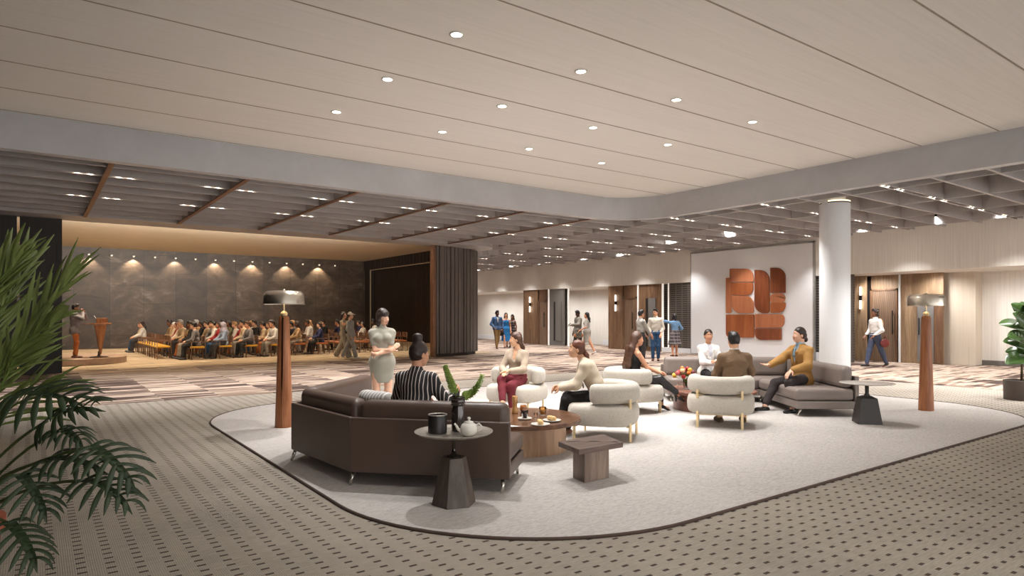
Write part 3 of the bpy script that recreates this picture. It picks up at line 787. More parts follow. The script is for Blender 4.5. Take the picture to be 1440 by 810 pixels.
class Person:
    """joints are in the person's own frame: +X own right, +Y forward, +Z up; origin on the floor under the hips"""
    def __init__(s, loc, theta, label, height=1.7, fem=True, skin='olive', hair='dark', res=.007, seat=None, lean=0, side=0, twist=0, head=(0,0,0), floor=0.0, group=None, build=1.0):
        s.k = height/1.72; s.fem = fem; s.h = res; s.hairc = hair; s.b = build
        s.e = empty('person', loc, yaw(theta), label, 'person', group)
        s.skin = m_skin(skin); k = s.k
        s.Hp = Vector((0,0,seat if seat else .935*k)); s.seated = seat is not None
        s.Rl = Matrix.Rotation(math.radians(-lean),3,'X') @ Matrix.Rotation(math.radians(side),3,'Y')
        s.Rt = s.Rl @ Matrix.Rotation(math.radians(twist),3,'Z')
        up = s.Rl @ Vector((0,0,1)); s.up = up
        bend = Matrix.Rotation(math.radians(-lean*.3),3,'X')
        s.W = s.Hp + up*.17*k; s.C = s.W + bend @ up*.18*k; s.T = s.C + bend @ up*.135*k; s.Nk = s.T + bend @ up*.03*k
        s.sw = (.142 if fem else .170)*k*build
        s.ShR = s.T + s.Rt @ Vector((s.sw, 0, -.058*k)); s.ShL = s.T + s.Rt @ Vector((-s.sw, 0, -.058*k))
        yw, pt, rl = [math.radians(x) for x in head]
        s.Rh = Matrix.Rotation(-yw,3,'Z') @ Matrix.Rotation(-pt,3,'X') @ Matrix.Rotation(rl,3,'Y')   # yaw + = towards own right, pitch + = down
        s.Hd = s.Nk + bend @ up*.155*k + s.Rh @ Vector((0,.022*k,0)) + Vector((0,math.sin(pt)*.03,0))
        s.legs = {}; s.arms = {}
    def leg(s, side, ankle, pole=(0,1,.2), toe=None):
        sg = 1 if side == 'R' else -1; k = s.k
        hj = s.Hp + Vector((sg*.088*k, .01, -.03*k)); kn, an = ik(hj, ankle, .42*k, .408*k, pole)
        if toe is None: toe = Vector((sg*.12,1,0))
        toe = Vector(toe).normalized(); s.legs[side] = (hj, kn, an, toe); return s
    def arm(s, side, wrist, pole=None, hand=None, palm=(0,0,-1), curl=.5, spread=0):
        sg = 1 if side == 'R' else -1; k = s.k; sh = s.ShR if sg > 0 else s.ShL
        if pole is None: pole = (sg*.6,-.6,-.5)
        el, wr = ik(sh, wrist, .275*k, .25*k, pole)
        hd = Vector(hand).normalized() if hand else (wr-el).normalized()
        s.arms[side] = (sh, el, wr, hd, Vector(palm).normalized(), curl, sg, spread); return s
    def HP(s, x, y, z): return tuple(s.Hd + s.Rh @ Vector((x,y,z))*s.k*.97)
    # ---- shared shapes -------------------------------------------------------------
    def torso(s, g, o=0, k=.05, mi=0, upto=1.0, bust=True, low=True):
        K = s.k; f = s.fem; R = np.array(s.Rt); RL = np.array(s.Rl); B = s.b
        if low: g.ell(s.Hp+s.up*.0, ((.165 if f else .16)*K*B+o, (.112 if f else .112)*K*B+o, .125*K+o), RL, k, mi)
        g.ell(s.W+s.up*.01, ((.128 if f else .15)*K*B+o, (.092 if f else .105)*K*B+o, .14*K+o), RL, k, mi)
        g.ell(s.C, ((.142 if f else .165)*K*B+o, (.098 if f else .113)*K*B+o, .15*K+o), R, k, mi)
        if f and bust:
            for sx in (-.065,.065): c = s.C+s.Rt @ Vector((sx,.075,.0))*K; g.ell(c, (.056*K+o,.05*K+o,.056*K+o), R, .03, mi)
        for sh in (s.ShR, s.ShL):
            g.cone(s.T-s.up*.06*K, sh, .058*K+o*.9, .046*K+o*.8, .04, mi); g.cone(s.T-s.up*.02*K, s.T+(sh-s.T)*.6, .034*K+o*.8, .034*K+o*.6, .04, mi)
        return g
    def neck(s, g, o=0, t=1.0, mi=0):
        a = s.T-s.up*.02; b = s.Hd-s.Rh @ Vector((0,.03,.04))*s.k; r = (.046 if s.fem else .056)*s.k+o
        g.cone(a, a+(b-a)*t, r*1.12, r, .025, mi)
        if o == 0:
            for sh in (s.ShR,s.ShL): g.cone(a+(b-a)*.35, s.T+(sh-s.T)*.75, .03*s.k, .028*s.k, .04, mi)
        return g
    def limb(s, g, side, o=0, frac=2.0, mi=0, k=.02, flare=0):
        sh, el, wr = s.arms[side][:3]; K = s.k; m = 1 if s.fem else 1.15
        r0, r1, r2 = .045*K*m+o, .037*K*m+o, .024*K*m+o+flare
        if frac <= 1: g.cone(sh, sh+(el-sh)*frac, r0, r0+(r1-r0)*frac+flare, k, mi)
        else: g.cone(sh, el, r0, r1, k, mi); t = frac-1; g.cone(el, el+(wr-el)*t, r1*1.02, r1+(r2-r1)*t, k, mi)
        return g
    def legs_(s, g, side, o=0, frac=2.0, mi=0, k=.025, flare=0):
        hj, kn, an, toe = s.legs[side]; K = s.k; m = 1 if s.fem else 1.03
        r0, r1, r2 = .083*K*m+o, .054*K*m+o, .036*K*m+o+flare
        if frac <= 1: g.cone(hj, hj+(kn-hj)*frac, r0, r0+(r1-r0)*frac, k, mi)
        else:
            g.cone(hj, kn, r0, r1, k, mi); t = frac-1; g.cone(kn, kn+(an-kn)*t, r1, r1+(r2-r1)*t, k, mi)
            back = (kn-an).normalized().cross(Vector((toe.y,-toe.x,0))); back = -toe if back.length < .1 else back.normalized()
            if back.dot(toe) > 0: back = -back
            if not flare and t > .6: g.cone(kn+(an-kn)*.2+back*.012, kn+(an-kn)*.5+back*.006, .045*K+o, .038*K+o, .03, mi)
        return g
    def hand(s, g, side, mi=0):
        sh, el, wr, hd, palm, curl, sg, spread = s.arms[side]; K = s.k*(1 if s.fem else 1.08)
        palm = (palm-hd*palm.dot(hd)); palm = palm.normalized() if palm.length > 1e-4 else hd.orthogonal().normalized()
        sd = hd.cross(palm).normalized()*(-sg)         # towards the thumb
        if s.h > .011:
            g.cone(wr, wr+hd*.07*K, .026*K, .034*K, .02, mi); g.cone(wr+hd*.07*K, wr+hd*.15*K+palm*.03, .03*K, .016*K, .02, mi)
            g.cone(wr+hd*.03*K, wr+hd*.08*K+sd*.05*K+palm*.02, .015, .011, .01, mi); return g
        g.cone(wr-hd*.01, wr+hd*.03*K, .024*K, .024*K, .02, mi)
        for q in (-.6,0,.6): g.cone(wr+hd*.025*K+sd*.02*q*K, wr+hd*.085*K+sd*.038*q*K, .015*K, .0135*K, .012, mi)
        for i, q in enumerate((1.5,.5,-.5,-1.5)):
            L = (.078,.086,.08,.062)[i]*K; b0 = wr+hd*.09*K+sd*.0195*q*K
            c1, c2 = curl*.7, curl*1.6; sp = sd*q*.05*spread
            d1 = (hd*math.cos(c1)+palm*math.sin(c1)+sp).normalized(); d2 = (hd*math.cos(c2)+palm*math.sin(c2)+sp).normalized()
            b1 = b0+d1*L*.55; b2 = b1+d2*L*.5
            g.cone(b0, b1, .0092*K, .0085*K, .004, mi); g.cone(b1, b2, .0085*K, .007*K, .004, mi)
        t0 = wr+hd*.03*K+sd*.024*K; t1 = t0+(hd*.6+sd*.75+palm*.25).normalized()*.042*K; t2 = t1+(hd*.9+sd*.25+palm*.35).normalized()*.034*K
        g.cone(t0, t1, .0125*K, .0105*K, .012, mi); g.cone(t1, t2, .0105*K, .008*K, .004, mi)
        return g
    def headshape(s, g):
        K = s.k*.97; R = np.array(s.Rh); e = lambda c, r, k=.02, mi=0, rot=None: g.ell(s.HP(*c), tuple(x*K for x in r), R if rot is None else rot, k, mi)
        e((0,-.012,.04), (.074,.094,.09)); e((0,.022,-.015), (.062,.072,.088)); e((0,.05,-.078), (.034,.034,.03), .03)
        e((0,.03,-.06), (.05,.05,.045), .03)
        g.cone(s.HP(0,.086,.012), s.HP(0,.1015,-.026), .0065*K, .0105*K, .012)
        for sx in (-1,1):
            e((sx*.074,-.008,-.008), (.011,.02,.031), .008)
            e((sx*.034,.07,-.028), (.02,.018,.02), .02)
            e((sx*.030,.0845,.011), (.0115,.0048,.0036), .002, 1); e((sx*.030,.0875,.011), (.0048,.0028,.0038), .001, 2); g.cone(s.HP(sx*.019,.0855,.0165), s.HP(sx*.042,.081,.0155), .0032*K, .0026*K, .002)
            g.cone(s.HP(sx*.016,.091,.035), s.HP(sx*.046,.079,.036), .0036*K, .0024*K, .003, 3)
        g.cone(s.HP(-.017,.0845,-.054), s.HP(.017,.0845,-.054), .0042*K, .0042*K, .003, 4); g.cone(s.HP(-.01,.086,-.0585), s.HP(.01,.086,-.0585), .0048*K, .0048*K, .003, 4)
        return g
    def body(s):
        g = SDF(s.h); K = s.k
        s.torso(g, -.006); s.neck(g); s.headshape(g)
        for sd in s.arms: s.limb(g, sd); s.hand(g, sd)
        for sd in s.legs:
            s.legs_(g, sd); hj, kn, an, toe = s.legs[sd]
            g.cone(an, an-Vector((0,0,.05*K))-toe*.03*K, .034*K, .026*K, .02); g.cone(an-Vector((0,0,.045*K)), an-Vector((0,0,.058*K))+toe*.13*K, .03*K, .02*K, .02)
        lip = M_LIP if s.fem else M('lips_m', srgb(186,126,106), .5)
        s.obj = g.mesh('body', [s.skin, M_EYEW, M_IRIS, M_BROW, lip], s.e); return s
    # ---- garments ------------------------------------------------------------------
    def top(s, mat, name='shirt', o=.014, sleeve=1.95, hem=-.02, vneck=0, collar=0, arms=('R','L'), wr=.003, flare=.0, cutz=True, strap=False, label=None):
        g = SDF(max(s.h,.0075)); K = s.k
        s.torso(g, o)
        if strap: g.p = [p for p in g.p if not (p[0]=='c')]
        for a in arms:
            if sleeve and a in s.arms: s.limb(g, a, o, sleeve, 0, .03, flare)
        if hem < 0: g.ell(s.Hp+s.up*hem, (.168*K*s.b+o, .118*K*s.b+o, .1*K), np.array(s.Rl), .05)
        if collar: s.neck(g, o*.8, collar)
        else:
            c = s.Nk+s.up*.045*K; g.cone(c, c+s.up*.1, (.062 if vneck else .058)*K, .07*K, .008, 0, 'sub')
        if vneck:
            fw = s.Rt @ Vector((0,1,0)); t = s.C+fw*.16*K+s.up*(.13-vneck)*K
            g.cone(s.Nk+fw*.08*K-s.up*.0, t, .055*K, .012, .006, 0, 'sub')
        if strap:
            g.cut(s.C+s.up*.085*K, s.up); 
        if cutz: g.cut(s.Hp+s.up*(hem-.04*K), -s.up)
        return g.mesh(name, mat, s.e, wr, label=label)
    def jacket(s, mat, o=.028, hem=-.16, sleeve=1.93, open_=.30, name='jacket', wr=.0035):
        g = SDF(max(s.h,.0075)); K = s.k; fw = s.Rt @ Vector((0,1,0))
        s.torso(g, o)
        for a in s.arms: s.limb(g, a, o*.8, sleeve, 0, .035, .004)
        hs = s.Hp+s.up*(hem*.55); g.ell(hs, (.182*K*s.b+o*.6, .135*K*s.b+o*.6, .15*K), np.array(s.Rl), .06)
        if not s.seated: g.ell(s.Hp+s.up*hem, (.17*K*s.b+o*.8, .12*K*s.b+o*.8, .08*K), np.array(s.Rl), .05)
        s.neck(g, .018, .28)
        c = s.Nk+s.up*.05*K+fw*.03; g.cone(c, c+s.up*.1+fw*.05, .056*K, .07*K, .008, 0, 'sub')
        if open_:
            a0 = s.Nk+fw*.1*K+s.up*.02; t = s.C+fw*(.145 if s.fem else .15)*K*s.b+s.up*(.1-open_)*K
            g.cone(a0, t, .058*K, .008, .006, 0, 'sub')
            g.cone(t+fw*.012, s.Hp+s.up*(hem-.12)+fw*.2, .012, .05, .006, 0, 'sub')
            for sx in (-1,1):                           # lapels
                sdv = s.Rt @ Vector((sx,0,0)); q0 = s.Nk+fw*.045*K+sdv*.062*K+s.up*.0; q1 = s.C+fw*(.135 if s.fem else .132)*K*s.b+sdv*.06*K+s.up*(.06)*K; q2 = t+sdv*.022-fw*.002
                g.chain([q0,q1,q2], [.012,.018,.008], .008)
        g.cut(s.Hp+s.up*(hem-.06*K), -s.up)
        return g.mesh(name, mat, s.e, wr)
    def trousers(s, mat, o=.014, frac=1.92, flare=0, name='trousers', wr=.003, waist=.1):
        g = SDF(max(s.h,.0075)); K = s.k
        g.ell(s.Hp, ((.165 if s.fem else .16)*K*s.b+o*.8, .113*K*s.b+o*.8, .13*K), np.array(s.Rl), .04)
        g.ell(s.Hp+s.up*.08*K, (.142*K*s.b+o*.6, .1*K*s.b+o*.6, .08*K), np.array(s.Rl), .04)
        g.cut(s.Hp+s.up*waist*K, s.up)
        for a in s.legs: s.legs_(g, a, o, frac, 0, .035, flare)
        return g.mesh(name, mat, s.e, wr)
    def skirt(s, mat, hemz, r=.16, o=.014, name='skirt', top=None, wr=.003, flare=0):
        g = SDF(max(s.h,.0075)); K = s.k
        g.ell(s.Hp, (.165*K+o, .115*K+o, .13*K), np.array(s.Rl), .05); g.ell(s.Hp+s.up*.1*K, (.135*K+o*.6, .098*K+o*.6, .1*K), np.array(s.Rl), .05)
        for sg in (-1,1):
            g.cone(s.Hp+Vector((sg*.062*K,0,-.03)), Vector((sg*(.06+flare)*K, .0, hemz)), .105*K+o, r*K*.62+flare*.6, .09)
        g.cone(s.Hp, Vector((0,0,hemz)), .1*K, r*K*.6+flare, .06)
        g.cut((0,0,hemz), (0,0,-1)); g.cut(s.Hp+s.up*.16*K, s.up)
        return g.mesh(name, mat, s.e, wr)
    def shoes(s, mat, heel=0, name='shoe', o=.008, sock=None):
        for sd in s.legs:
            hj, kn, an, toe = s.legs[sd]; K = s.k; g = SDF(max(s.h*.8,.006)); d = Vector((0,0,1)); fl = toe.copy()
            base = an-d*(.07*K)
            if heel:
                g.cone(an-d*.035-fl*.02, an-d*.05+fl*.04, .034*K, .03*K, .02); g.cone(an-d*.05+fl*.03, an-d*(.06+heel*.35)+fl*.15*K, .032*K, .017*K, .02)
                g.cone(an-d*.045-fl*.035, an-d*(.055+heel)-fl*.038, .024, .013, .012)
                g.ell(an+fl*.07-d*.01, (.028,.05,.03), None, .008, 0, 'sub'); g.cut(an-d*.005, d)
            else:
                g.cone(an-d*.05*K-fl*.045*K, an-d*.052*K+fl*.14*K, .036*K+o*.3, .032*K, .02); g.cone(an-d*.01, an-d*.045*K, .036*K+o*.4, .04*K, .02)
                g.cone(an-d*.052*K+fl*.12*K, an-d*.056*K+fl*.155*K, .032*K, .024*K, .02)
                g.cut(an-d*(.078*K), -d); g.cut(an+d*.012, d)
            g.mesh(name, mat, s.e)
        return s
    # ---- hair ----------------------------------------------------------------------
    def hair(s, style, mat=None):
        g = SDF(max(s.h*.85,.0055)); K = s.k*.97; R = np.array(s.Rh); E = lambda c, r, k=.02, op='add': g.ell(s.HP(*c), tuple(x*K for x in r), R, k, 0, op)
        E((0,-.02,.048), (.081,.099,.093)); E((0,-.04,.0), (.077,.078,.085), .03)
        if style == 'short':
            E((0,.1,-.055), (.09,.085,.112), .012, 'sub'); E((0,-.06,-.13), (.12,.12,.075), .015, 'sub'); E((0,.03,.12), (.06,.07,.03), .03)
        elif style == 'bob':
            for sx in (-1,1): g.chain([s.HP(sx*.07,-.01,.03), s.HP(sx*.08,-.005,-.06), s.HP(sx*.078,.002,-.125)], [.03,.03,.022], .03)
            g.chain([s.HP(0,-.07,.0), s.HP(0,-.075,-.12)], [.06,.05], .04)
            E((0,.1,-.06), (.057,.09,.10), .01, 'sub'); E((0,.02,.062), (.074,.073,.048), .02)
        else:
            E((0,.105,-.05), (.068,.09,.105), .012, 'sub')
            if style in ('bun','lowbun','manbun','pony'): E((0,.02,-.125), (.1,.1,.075), .02, 'sub')
            if style == 'bun': E((.0,-.055,.165), (.052,.05,.045), .012); g.chain([s.HP(0,-.05,.1), s.HP(0,-.055,.16)], [.04,.045], .02); E((.02,-.05,.185), (.03,.03,.022), .01)
            if style == 'lowbun': E((0,-.125,.045), (.05,.042,.05), .012)
            if style == 'manbun': E((0,-.125,-.07), (.036,.034,.042), .01); g.chain([s.HP(0,-.09,.0), s.HP(0,-.115,-.06)], [.05,.03], .02)
            if style == 'pony':
                b0 = Vector(s.HP(0,-.1,.0)); g.chain([b0, b0+Vector((0,-.035,-.06)), b0+Vector((0.01,-.075,-.2)), b0+Vector((0.015,-.115,-.36))], [.03,.034,.03,.01], .02)
            if style == 'long':
                for sx in (-1,0,1):
                    p0 = Vector(s.HP(sx*.05,-.05,.02)); p1 = s.Nk+s.Rt @ Vector((sx*.055,-.085,.01)); p2 = s.C+s.Rt @ Vector((sx*.05,-.115,.04)); g.chain([p0,p1,p2], [.045,.042,.02], .035)
            if style == 'vlong':
                for sx in (-1,0,1):
                    p0 = Vector(s.HP(sx*.05,-.055,.02)); p1 = s.Nk+s.Rt @ Vector((sx*.06,-.09,.0)); p2 = s.W+s.Rt @ Vector((sx*.06,-.125,.06)); p3 = s.Hp+s.Rt @ Vector((sx*.05,-.14,.1)); g.chain([p0,p1,p2,p3], [.05,.05,.045,.02], .04)
            if style == 'curly':
                rr = random.Random(5)
                for _ in range(26):
                    a, z = rr.uniform(0,2*PI), rr.uniform(-.1,.12)
                    if math.sin(a) > .55 and z < .06: continue
                    g.ell(s.HP(.075*math.cos(a),-.02+.085*math.sin(a),z), (.03,.03,.03), None, .012)
        g.mesh('hair', mat or m_hair(s.hairc), s.e, .0015, 60); return s
# ================================================================== LOUNGE FURNITURE
m_leather = M('brown_leather', srgb(86,69,60), .42, 0, .06, (5,5,5), bump=.08, bscale=(180,180,180))
m_taupe = M('taupe_leather', srgb(140,128,121), .45, 0, .05, (4,4,4), bump=.08, bscale=(180,180,180))
m_chrome = M('brushed_steel', srgb(205,200,192), .25, 1, .04)
m_gold = M('brushed_brass', srgb(226,202,158), .32, .55, .04)
m_boucle = M_fabric('cream_boucle', srgb(190,182,170), 320, .13)
RZ = .014
def sofa(name, pts, side, label, mat, depth=.80, tops=None, zb=.135, zs=.43, zback=.645, zc=.80, group=None):
    """pts: outer back line; side=+1 when the seat lies to the left of the walking direction"""
    c = sum((Vector(p) for p in pts), Vector((0,0,0)))/len(pts); c.z = 0
    e = empty(name, c, 0, label, 'sofa', group); q = [(Vector(p)-c).to_2d() for p in pts]; n = len(q)
    dirs = [(q[i+1]-q[i]).normalized() for i in range(n-1)]; nr = [Vector((-d.y,d.x))*side for d in dirs]
    dep = depth if isinstance(depth, list) else [depth]*(n-1)
    def off(i, w):
        W = lambda k: w if not callable(w) else w(dep[k])
        if i == 0: return q[0]+nr[0]*W(0)
        if i == n-1: return q[-1]+nr[-1]*W(n-2)
        a0 = q[i]+nr[i-1]*W(i-1); b0 = q[i]+nr[i]*W(i); d0, d1 = dirs[i-1], dirs[i]
        cr_ = d0.x*d1.y-d0.y*d1.x; t = ((b0-a0).x*d1.y-(b0-a0).y*d1.x)/cr_; return a0+d0*t
    def slab(nm, i, w0, w1, z0, z1, g0, g1, bv, seg=3):
        d = dirs[i]; a, b = off(i,w0)+d*g0, off(i+1,w0)-d*g1; cc, dd = off(i+1,w1)-d*g1, off(i,w1)+d*g0
        poly = [a,b,cc,dd] if side > 0 else [a,dd,cc,b]
        o = MB().prism([tuple(p) for p in poly], z0, z1).build(nm, mat, e, 'auto'); bevel(o, bv, seg); return o
    for i in range(n-1):
        ends = (0.015 if i == 0 else .004, .015 if i == n-2 else .004)
        slab('back_panel', i, 0, .055, zb, zback, 0, 0, .012)
        slab('base', i, .055, lambda d: d-.02, zb, zb+.12, .004 if i else 0.01, .004, .015)
        slab('seat_cushion', i, .06, lambda d: d, zb+.125, zs, *ends, .055, 5)
        slab('back_cushion', i, .07, .25, zs+.005, zc, ends[0]+.02, ends[1]+.02, .075, 6)
    for i in range(n):
        for w in ((.05, lambda d: d-.1)):
            b = off(i, w); d = dirs[min(i,n-2)]
            if i == 0: b = b+d*.07
            if i == n-1: b = b-dirs[-1]*.07
            out = (off(i,w)-off(i,lambda d: d/2)).normalized()*.05
            MB().tube([(b.x,b.y,zb+.01),(b.x+out.x,b.y+out.y,RZ)], [.021,.014], 10).build('leg', m_chrome, e, True)
    return e
A = V(-.019,5.80); B = V(-1.509,6.09); Cc = V(-2.41,7.13); E_ = V(-2.12,8.95)
sofa('sofa', [A,B,Cc,E_], -1, 'dark brown leather three-section corner sofa seen from behind', m_leather)
sofa('sofa', [V(2.9,12.78),V(5.44,12.62),V(5.40,10.17)], -1, 'taupe grey leather angled sofa in front of the white art panel', m_taupe, depth=[.84,.97], zs=.45)
# striped bolster cushion on the front sofa
c = V(-1.52,7.35)
o = MB().rbox((0,0,0),(.5,.16,.30),.07, puff=(0,.03,0)).build('cushion', m_stripes('grey_stripe', (150,146,142), (205,202,198), .05, .4), None, True)
o.location = (c.x,c.y,.60); o.rotation_euler = (.2,0,yaw(40)); tag(o, 'grey striped cushion on the brown sofa beside the woman in pinstripes', 'cushion')
# ---------------------------------------------------------------- armchairs
def make_armchair():
    e = empty('armchair'); mb = MB()
    prof = [(.60,.0),(.88,.0),(.955,.02),(.99,.06),(1,.13),(.99,.2),(.955,.24),(.88,.262),(.6,.272),(.25,.275)]; n = 48; vs = []
    for r,z in prof:
        for j in range(n):
            a = 2*PI*j/n; ca, sa = math.cos(a), math.sin(a); p = 2/3.2
            vs.append((.465*r*math.copysign(abs(ca)**p,ca), .445*r*math.copysign(abs(sa)**p,sa)+.01, .19+z))
    k = len(prof); fs = [(i*n+j,i*n+(j+1)%n,(i+1)*n+(j+1)%n,(i+1)*n+j) for i in range(k-1) for j in range(n)]+[tuple(range(n-1,-1,-1)),tuple((k-1)*n+j for j in range(n))]
    mb.add(vs,fs).build('seat', m_boucle, e, True)
    mb = MB(); sec = rrect(-.10,.10,-.125,.125,.085,5); ns = len(sec); vs = []; steps = 44; A0, A1 = math.radians(174), math.radians(366)
    rings = []
    for i in range(-5, steps+6):
        t = min(max(i/steps,0),1); a = A0+(A1-A0)*t; ex = 0; sc = 1
        if i < 0: th = (-i)/5*PI/2; ex = -math.sin(th)*.085; sc = max(.05, .15+.85*math.cos(th))
        if i > steps: th = (i-steps)/5*PI/2; ex = math.sin(th)*.085; sc = max(.05,.15+.85*math.cos(th))
        cx, cy = .365*math.cos(a), .355*math.sin(a); tx, ty = -math.sin(a), math.cos(a); rx, ry = math.cos(a), math.sin(a)
        rings.append([(cx+tx*ex+rx*u*sc, cy+ty*ex+ry*u*sc, .595+w*(sc*.5+.5)) for u,w in sec])
    for r in rings: vs += r
    k = len(rings); fs = [(i*ns+j,(i+1)*ns+j,(i+1)*ns+(j+1)%ns,i*ns+(j+1)%ns) for i in range(k-1) for j in range(ns)]+[tuple(range(ns)),tuple((k-1)*ns+j for j in range(ns-1,-1,-1))]
    mb.add(vs,fs).build('backrest', m_boucle, e, True)
    for a in (232, 308):
        r = math.radians(a); x, y = .485*math.cos(r), .475*math.sin(r)
        MB().box((x,y,.265),(.036,.016,.53),r+PI/2).box((x*.86,y*.86,.462),(.04,.16,.012),r+PI/2).build('leg', m_gold, e)
    for sx in (-1,1): MB().box((sx*.34,.33,.095),(.036,.016,.19),sx*.6).build('leg', m_gold, e)
    MB().box((0,.30,.183),(.72,.03,.012)).box((0,-.34,.183),(.62,.03,.012)).box((0,0,.183),(.03,.66,.012)).build('stretcher', m_gold, e)
    return e
chairs = [(.09,10.8,206,'cream armchair under the woman in maroon trousers'),(1.21,8.55,288,'cream armchair behind the large round coffee table holding the woman in a beige blazer'),
          (1.97,10.8,66,'cream armchair under the woman with very long hair'),(3.03,9.5,20,'cream armchair turned away, under the man in a brown jacket')]
ch0 = make_armchair()
for i,(L,D,th,lab) in enumerate(chairs):
    e = ch0 if i == 0 else copy_tree(ch0); p = V(L,D,RZ); e.location = p; e.rotation_euler = (0,0,yaw(th)); tag(e, lab, 'armchair', 'cream armchairs in the lounge')
# ---------------------------------------------------------------- mushroom floor lamps
m_lampwood = M_wood('lamp_post_wood', srgb(150,92,58), srgb(178,118,78), 'Z', .6, .4)
m_nickel = M('smoked_nickel', srgb(226,218,204), .24, 1, .04)
def make_lamp():
    e = empty('floor_lamp'); h = 1.57
    for sx in (-1,1):      # two half posts with a slot between
        mb = MB(); prof = []
        rb, rt = .125, .072; vs = []; ring = 14; zz = [0,.4,.8,1.2,h-.03,h]
        for z in zz:
            r = rb+(rt-rb)*z/h; 
            if z == h: r *= .8
            g = .004 if z < .55 else .017
            pts = [(sx*(g+ (r-g)*math.sin(PI*j/ring)), -r*math.cos(PI*j/ring)*.92) for j in range(ring+1)]
            vs += [(x,y,z) for x,y in pts]
        m = ring+1; fs = []
        for i in range(len(zz)-1):
            for j in range(m):
                q = (i*m+j,i*m+(j+1)%m,(i+1)*m+(j+1)%m,(i+1)*m+j); fs.append(q if sx > 0 else q[::-1])
        fs += [tuple(range(m-1,-1,-1)) if sx > 0 else tuple(range(m)), tuple((len(zz)-1)*m+j for j in (range(m) if sx > 0 else range(m-1,-1,-1)))]
        mb.add(vs,fs).build('post', m_lampwood, e, 'auto')
    MB().bx(-.026,.026,-.03,.03,.0,1.55).build('spacer', M('dark_core', srgb(40,26,20), .7), e)
    MB().lathe([(.02,h-.01),(.045,h+.01),(.05,h+.04),(.03,h+.065),(.011,h+.075),(.011,1.78)], 20).build('stem', m_gold, e, 'auto')
    MB().lathe([(.287,1.738),(.283,1.76),(.278,1.86),(.262,1.9),(.225,1.925),(.15,1.932),(.02,1.935),(.02,1.95),(.006,1.953)], 48, close=False).lathe([(.285,1.737),(.272,1.76),(.266,1.855),(.21,1.91),(.02,1.92)], 48, close=False).lathe([(.287,1.738),(.285,1.737)], 48, close=False).build('lamp_shade', m_nickel, e, True)
    MB().lathe([(.001,1.74),(.03,1.75),(.045,1.79),(.03,1.83),(.001,1.84)], 20, close=False).build('bulb', M_emit('lamp_bulb', (1,.8,.55,1), 9), e, True)
    return e
l0 = make_lamp(); l0.location = V(-3.235,9.28,RZ); l0.rotation_euler = (0,0,yaw(0)); tag(l0, 'mushroom floor lamp with wooden post standing left of the brown sofa', 'floor lamp', 'mushroom floor lamps')
l1 = copy_tree(l0); l1.location = V(6.9,10.9,RZ); l1.rotation_euler = (0,0,yaw(118)); tag(l1, 'mushroom floor lamp with wooden post at the right beyond the marble-topped side table', 'floor lamp', 'mushroom floor lamps')
# ---------------------------------------------------------------- tray table with canister, vase, teapot
m_base = M_wood('dark_stained_base', srgb(74,64,56), srgb(96,84,74), 'Z', .8, .5)
pt = V(-.49,5.51); e = empty('side_table', (pt.x,pt.y,RZ), yaw(0), 'round silver tray side table on a dark faceted cone behind the brown sofa', 'side table')
hexa = [(.19*math.cos(PI/3*i+.3),.19*math.sin(PI/3*i+.3)) for i in range(6)]
o = MB().prism(hexa,0,.395,0,.56,(0,0)).build('base', m_base, e); bevel(o,.004)
MB().lathe([(.06,.395),(.055,.402),(.022,.42),(.014,.46),(.018,.52),(.03,.555),(.05,.572),(.02,.578)], 24).build('stem', M('black_nickel', srgb(70,66,62), .15, 1), e, True)
m_silver = M('aged_silver', srgb(172,164,154), .34, .55, .14, (30,30,30))
MB().lathe([(.02,.574),(.22,.578),(.30,.588),(.328,.604),(.33,.611),(.322,.611),(.296,.598),(.235,.593),(.232,.589),(.02,.587)], 64, close=True).build('tray', m_silver, e, 'auto')
ZT0 = RZ+.587
def put(mb, name, mat, L, D, z, label, cat, smooth=True, group=None, rz=0):
    p = V(L,D,z); o = mb.build(name, mat, None, smooth); o.location = p; o.rotation_euler = (0,0,rz); return tag(o, label, cat, group)
p = V(-.632,5.55,ZT0+.002); e = empty('canister', p, 0, 'black ribbed canister with a pale rim on the silver tray', 'canister')
MB().lathe([(.074,0),(.08,.004),(.08,.145),(.077,.15),(.073,.148),(.073,.13),(.01,.13)], 40).build('body', M('black_ceramic', srgb(34,31,30), .4), e, 'auto')
MB().lathe([(.0805,.148),(.0815,.152),(.0795,.157),(.073,.153),(.073,.148)], 40, close=False).build('rim', m_silver, e, True)
MB().lathe([(.072,.132),(.001,.132)], 30, close=False).build('wax', M('wax', srgb(150,140,128), .5), e)
p = V(-.464,5.63,ZT0+.002); e = empty('vase', p, 0, 'dark smoked glass bottle vase on the silver tray holding two leafy stems', 'vase')
MB().lathe([(.05,0),(.056,.004),(.058,.03),(.057,.17),(.05,.2),(.048,.215),(.06,.222),(.061,.235),(.058,.24),(.061,.246),(.06,.262),(.058,.27),(.061,.276),(.06,.295),(.052,.297),(.048,.22),(.044,.19),(.05,.16),(.05,.01),(.01,.008)], 36).build('body', M('smoked_glass', srgb(48,40,36), .08, .3, coat=1), e, 'auto')
m_leaf1 = M('stem_leaf', srgb(158,180,92), .5, 0, .3, (30,30,30)); m_stem = M('green_stem', srgb(92,112,48), .6)
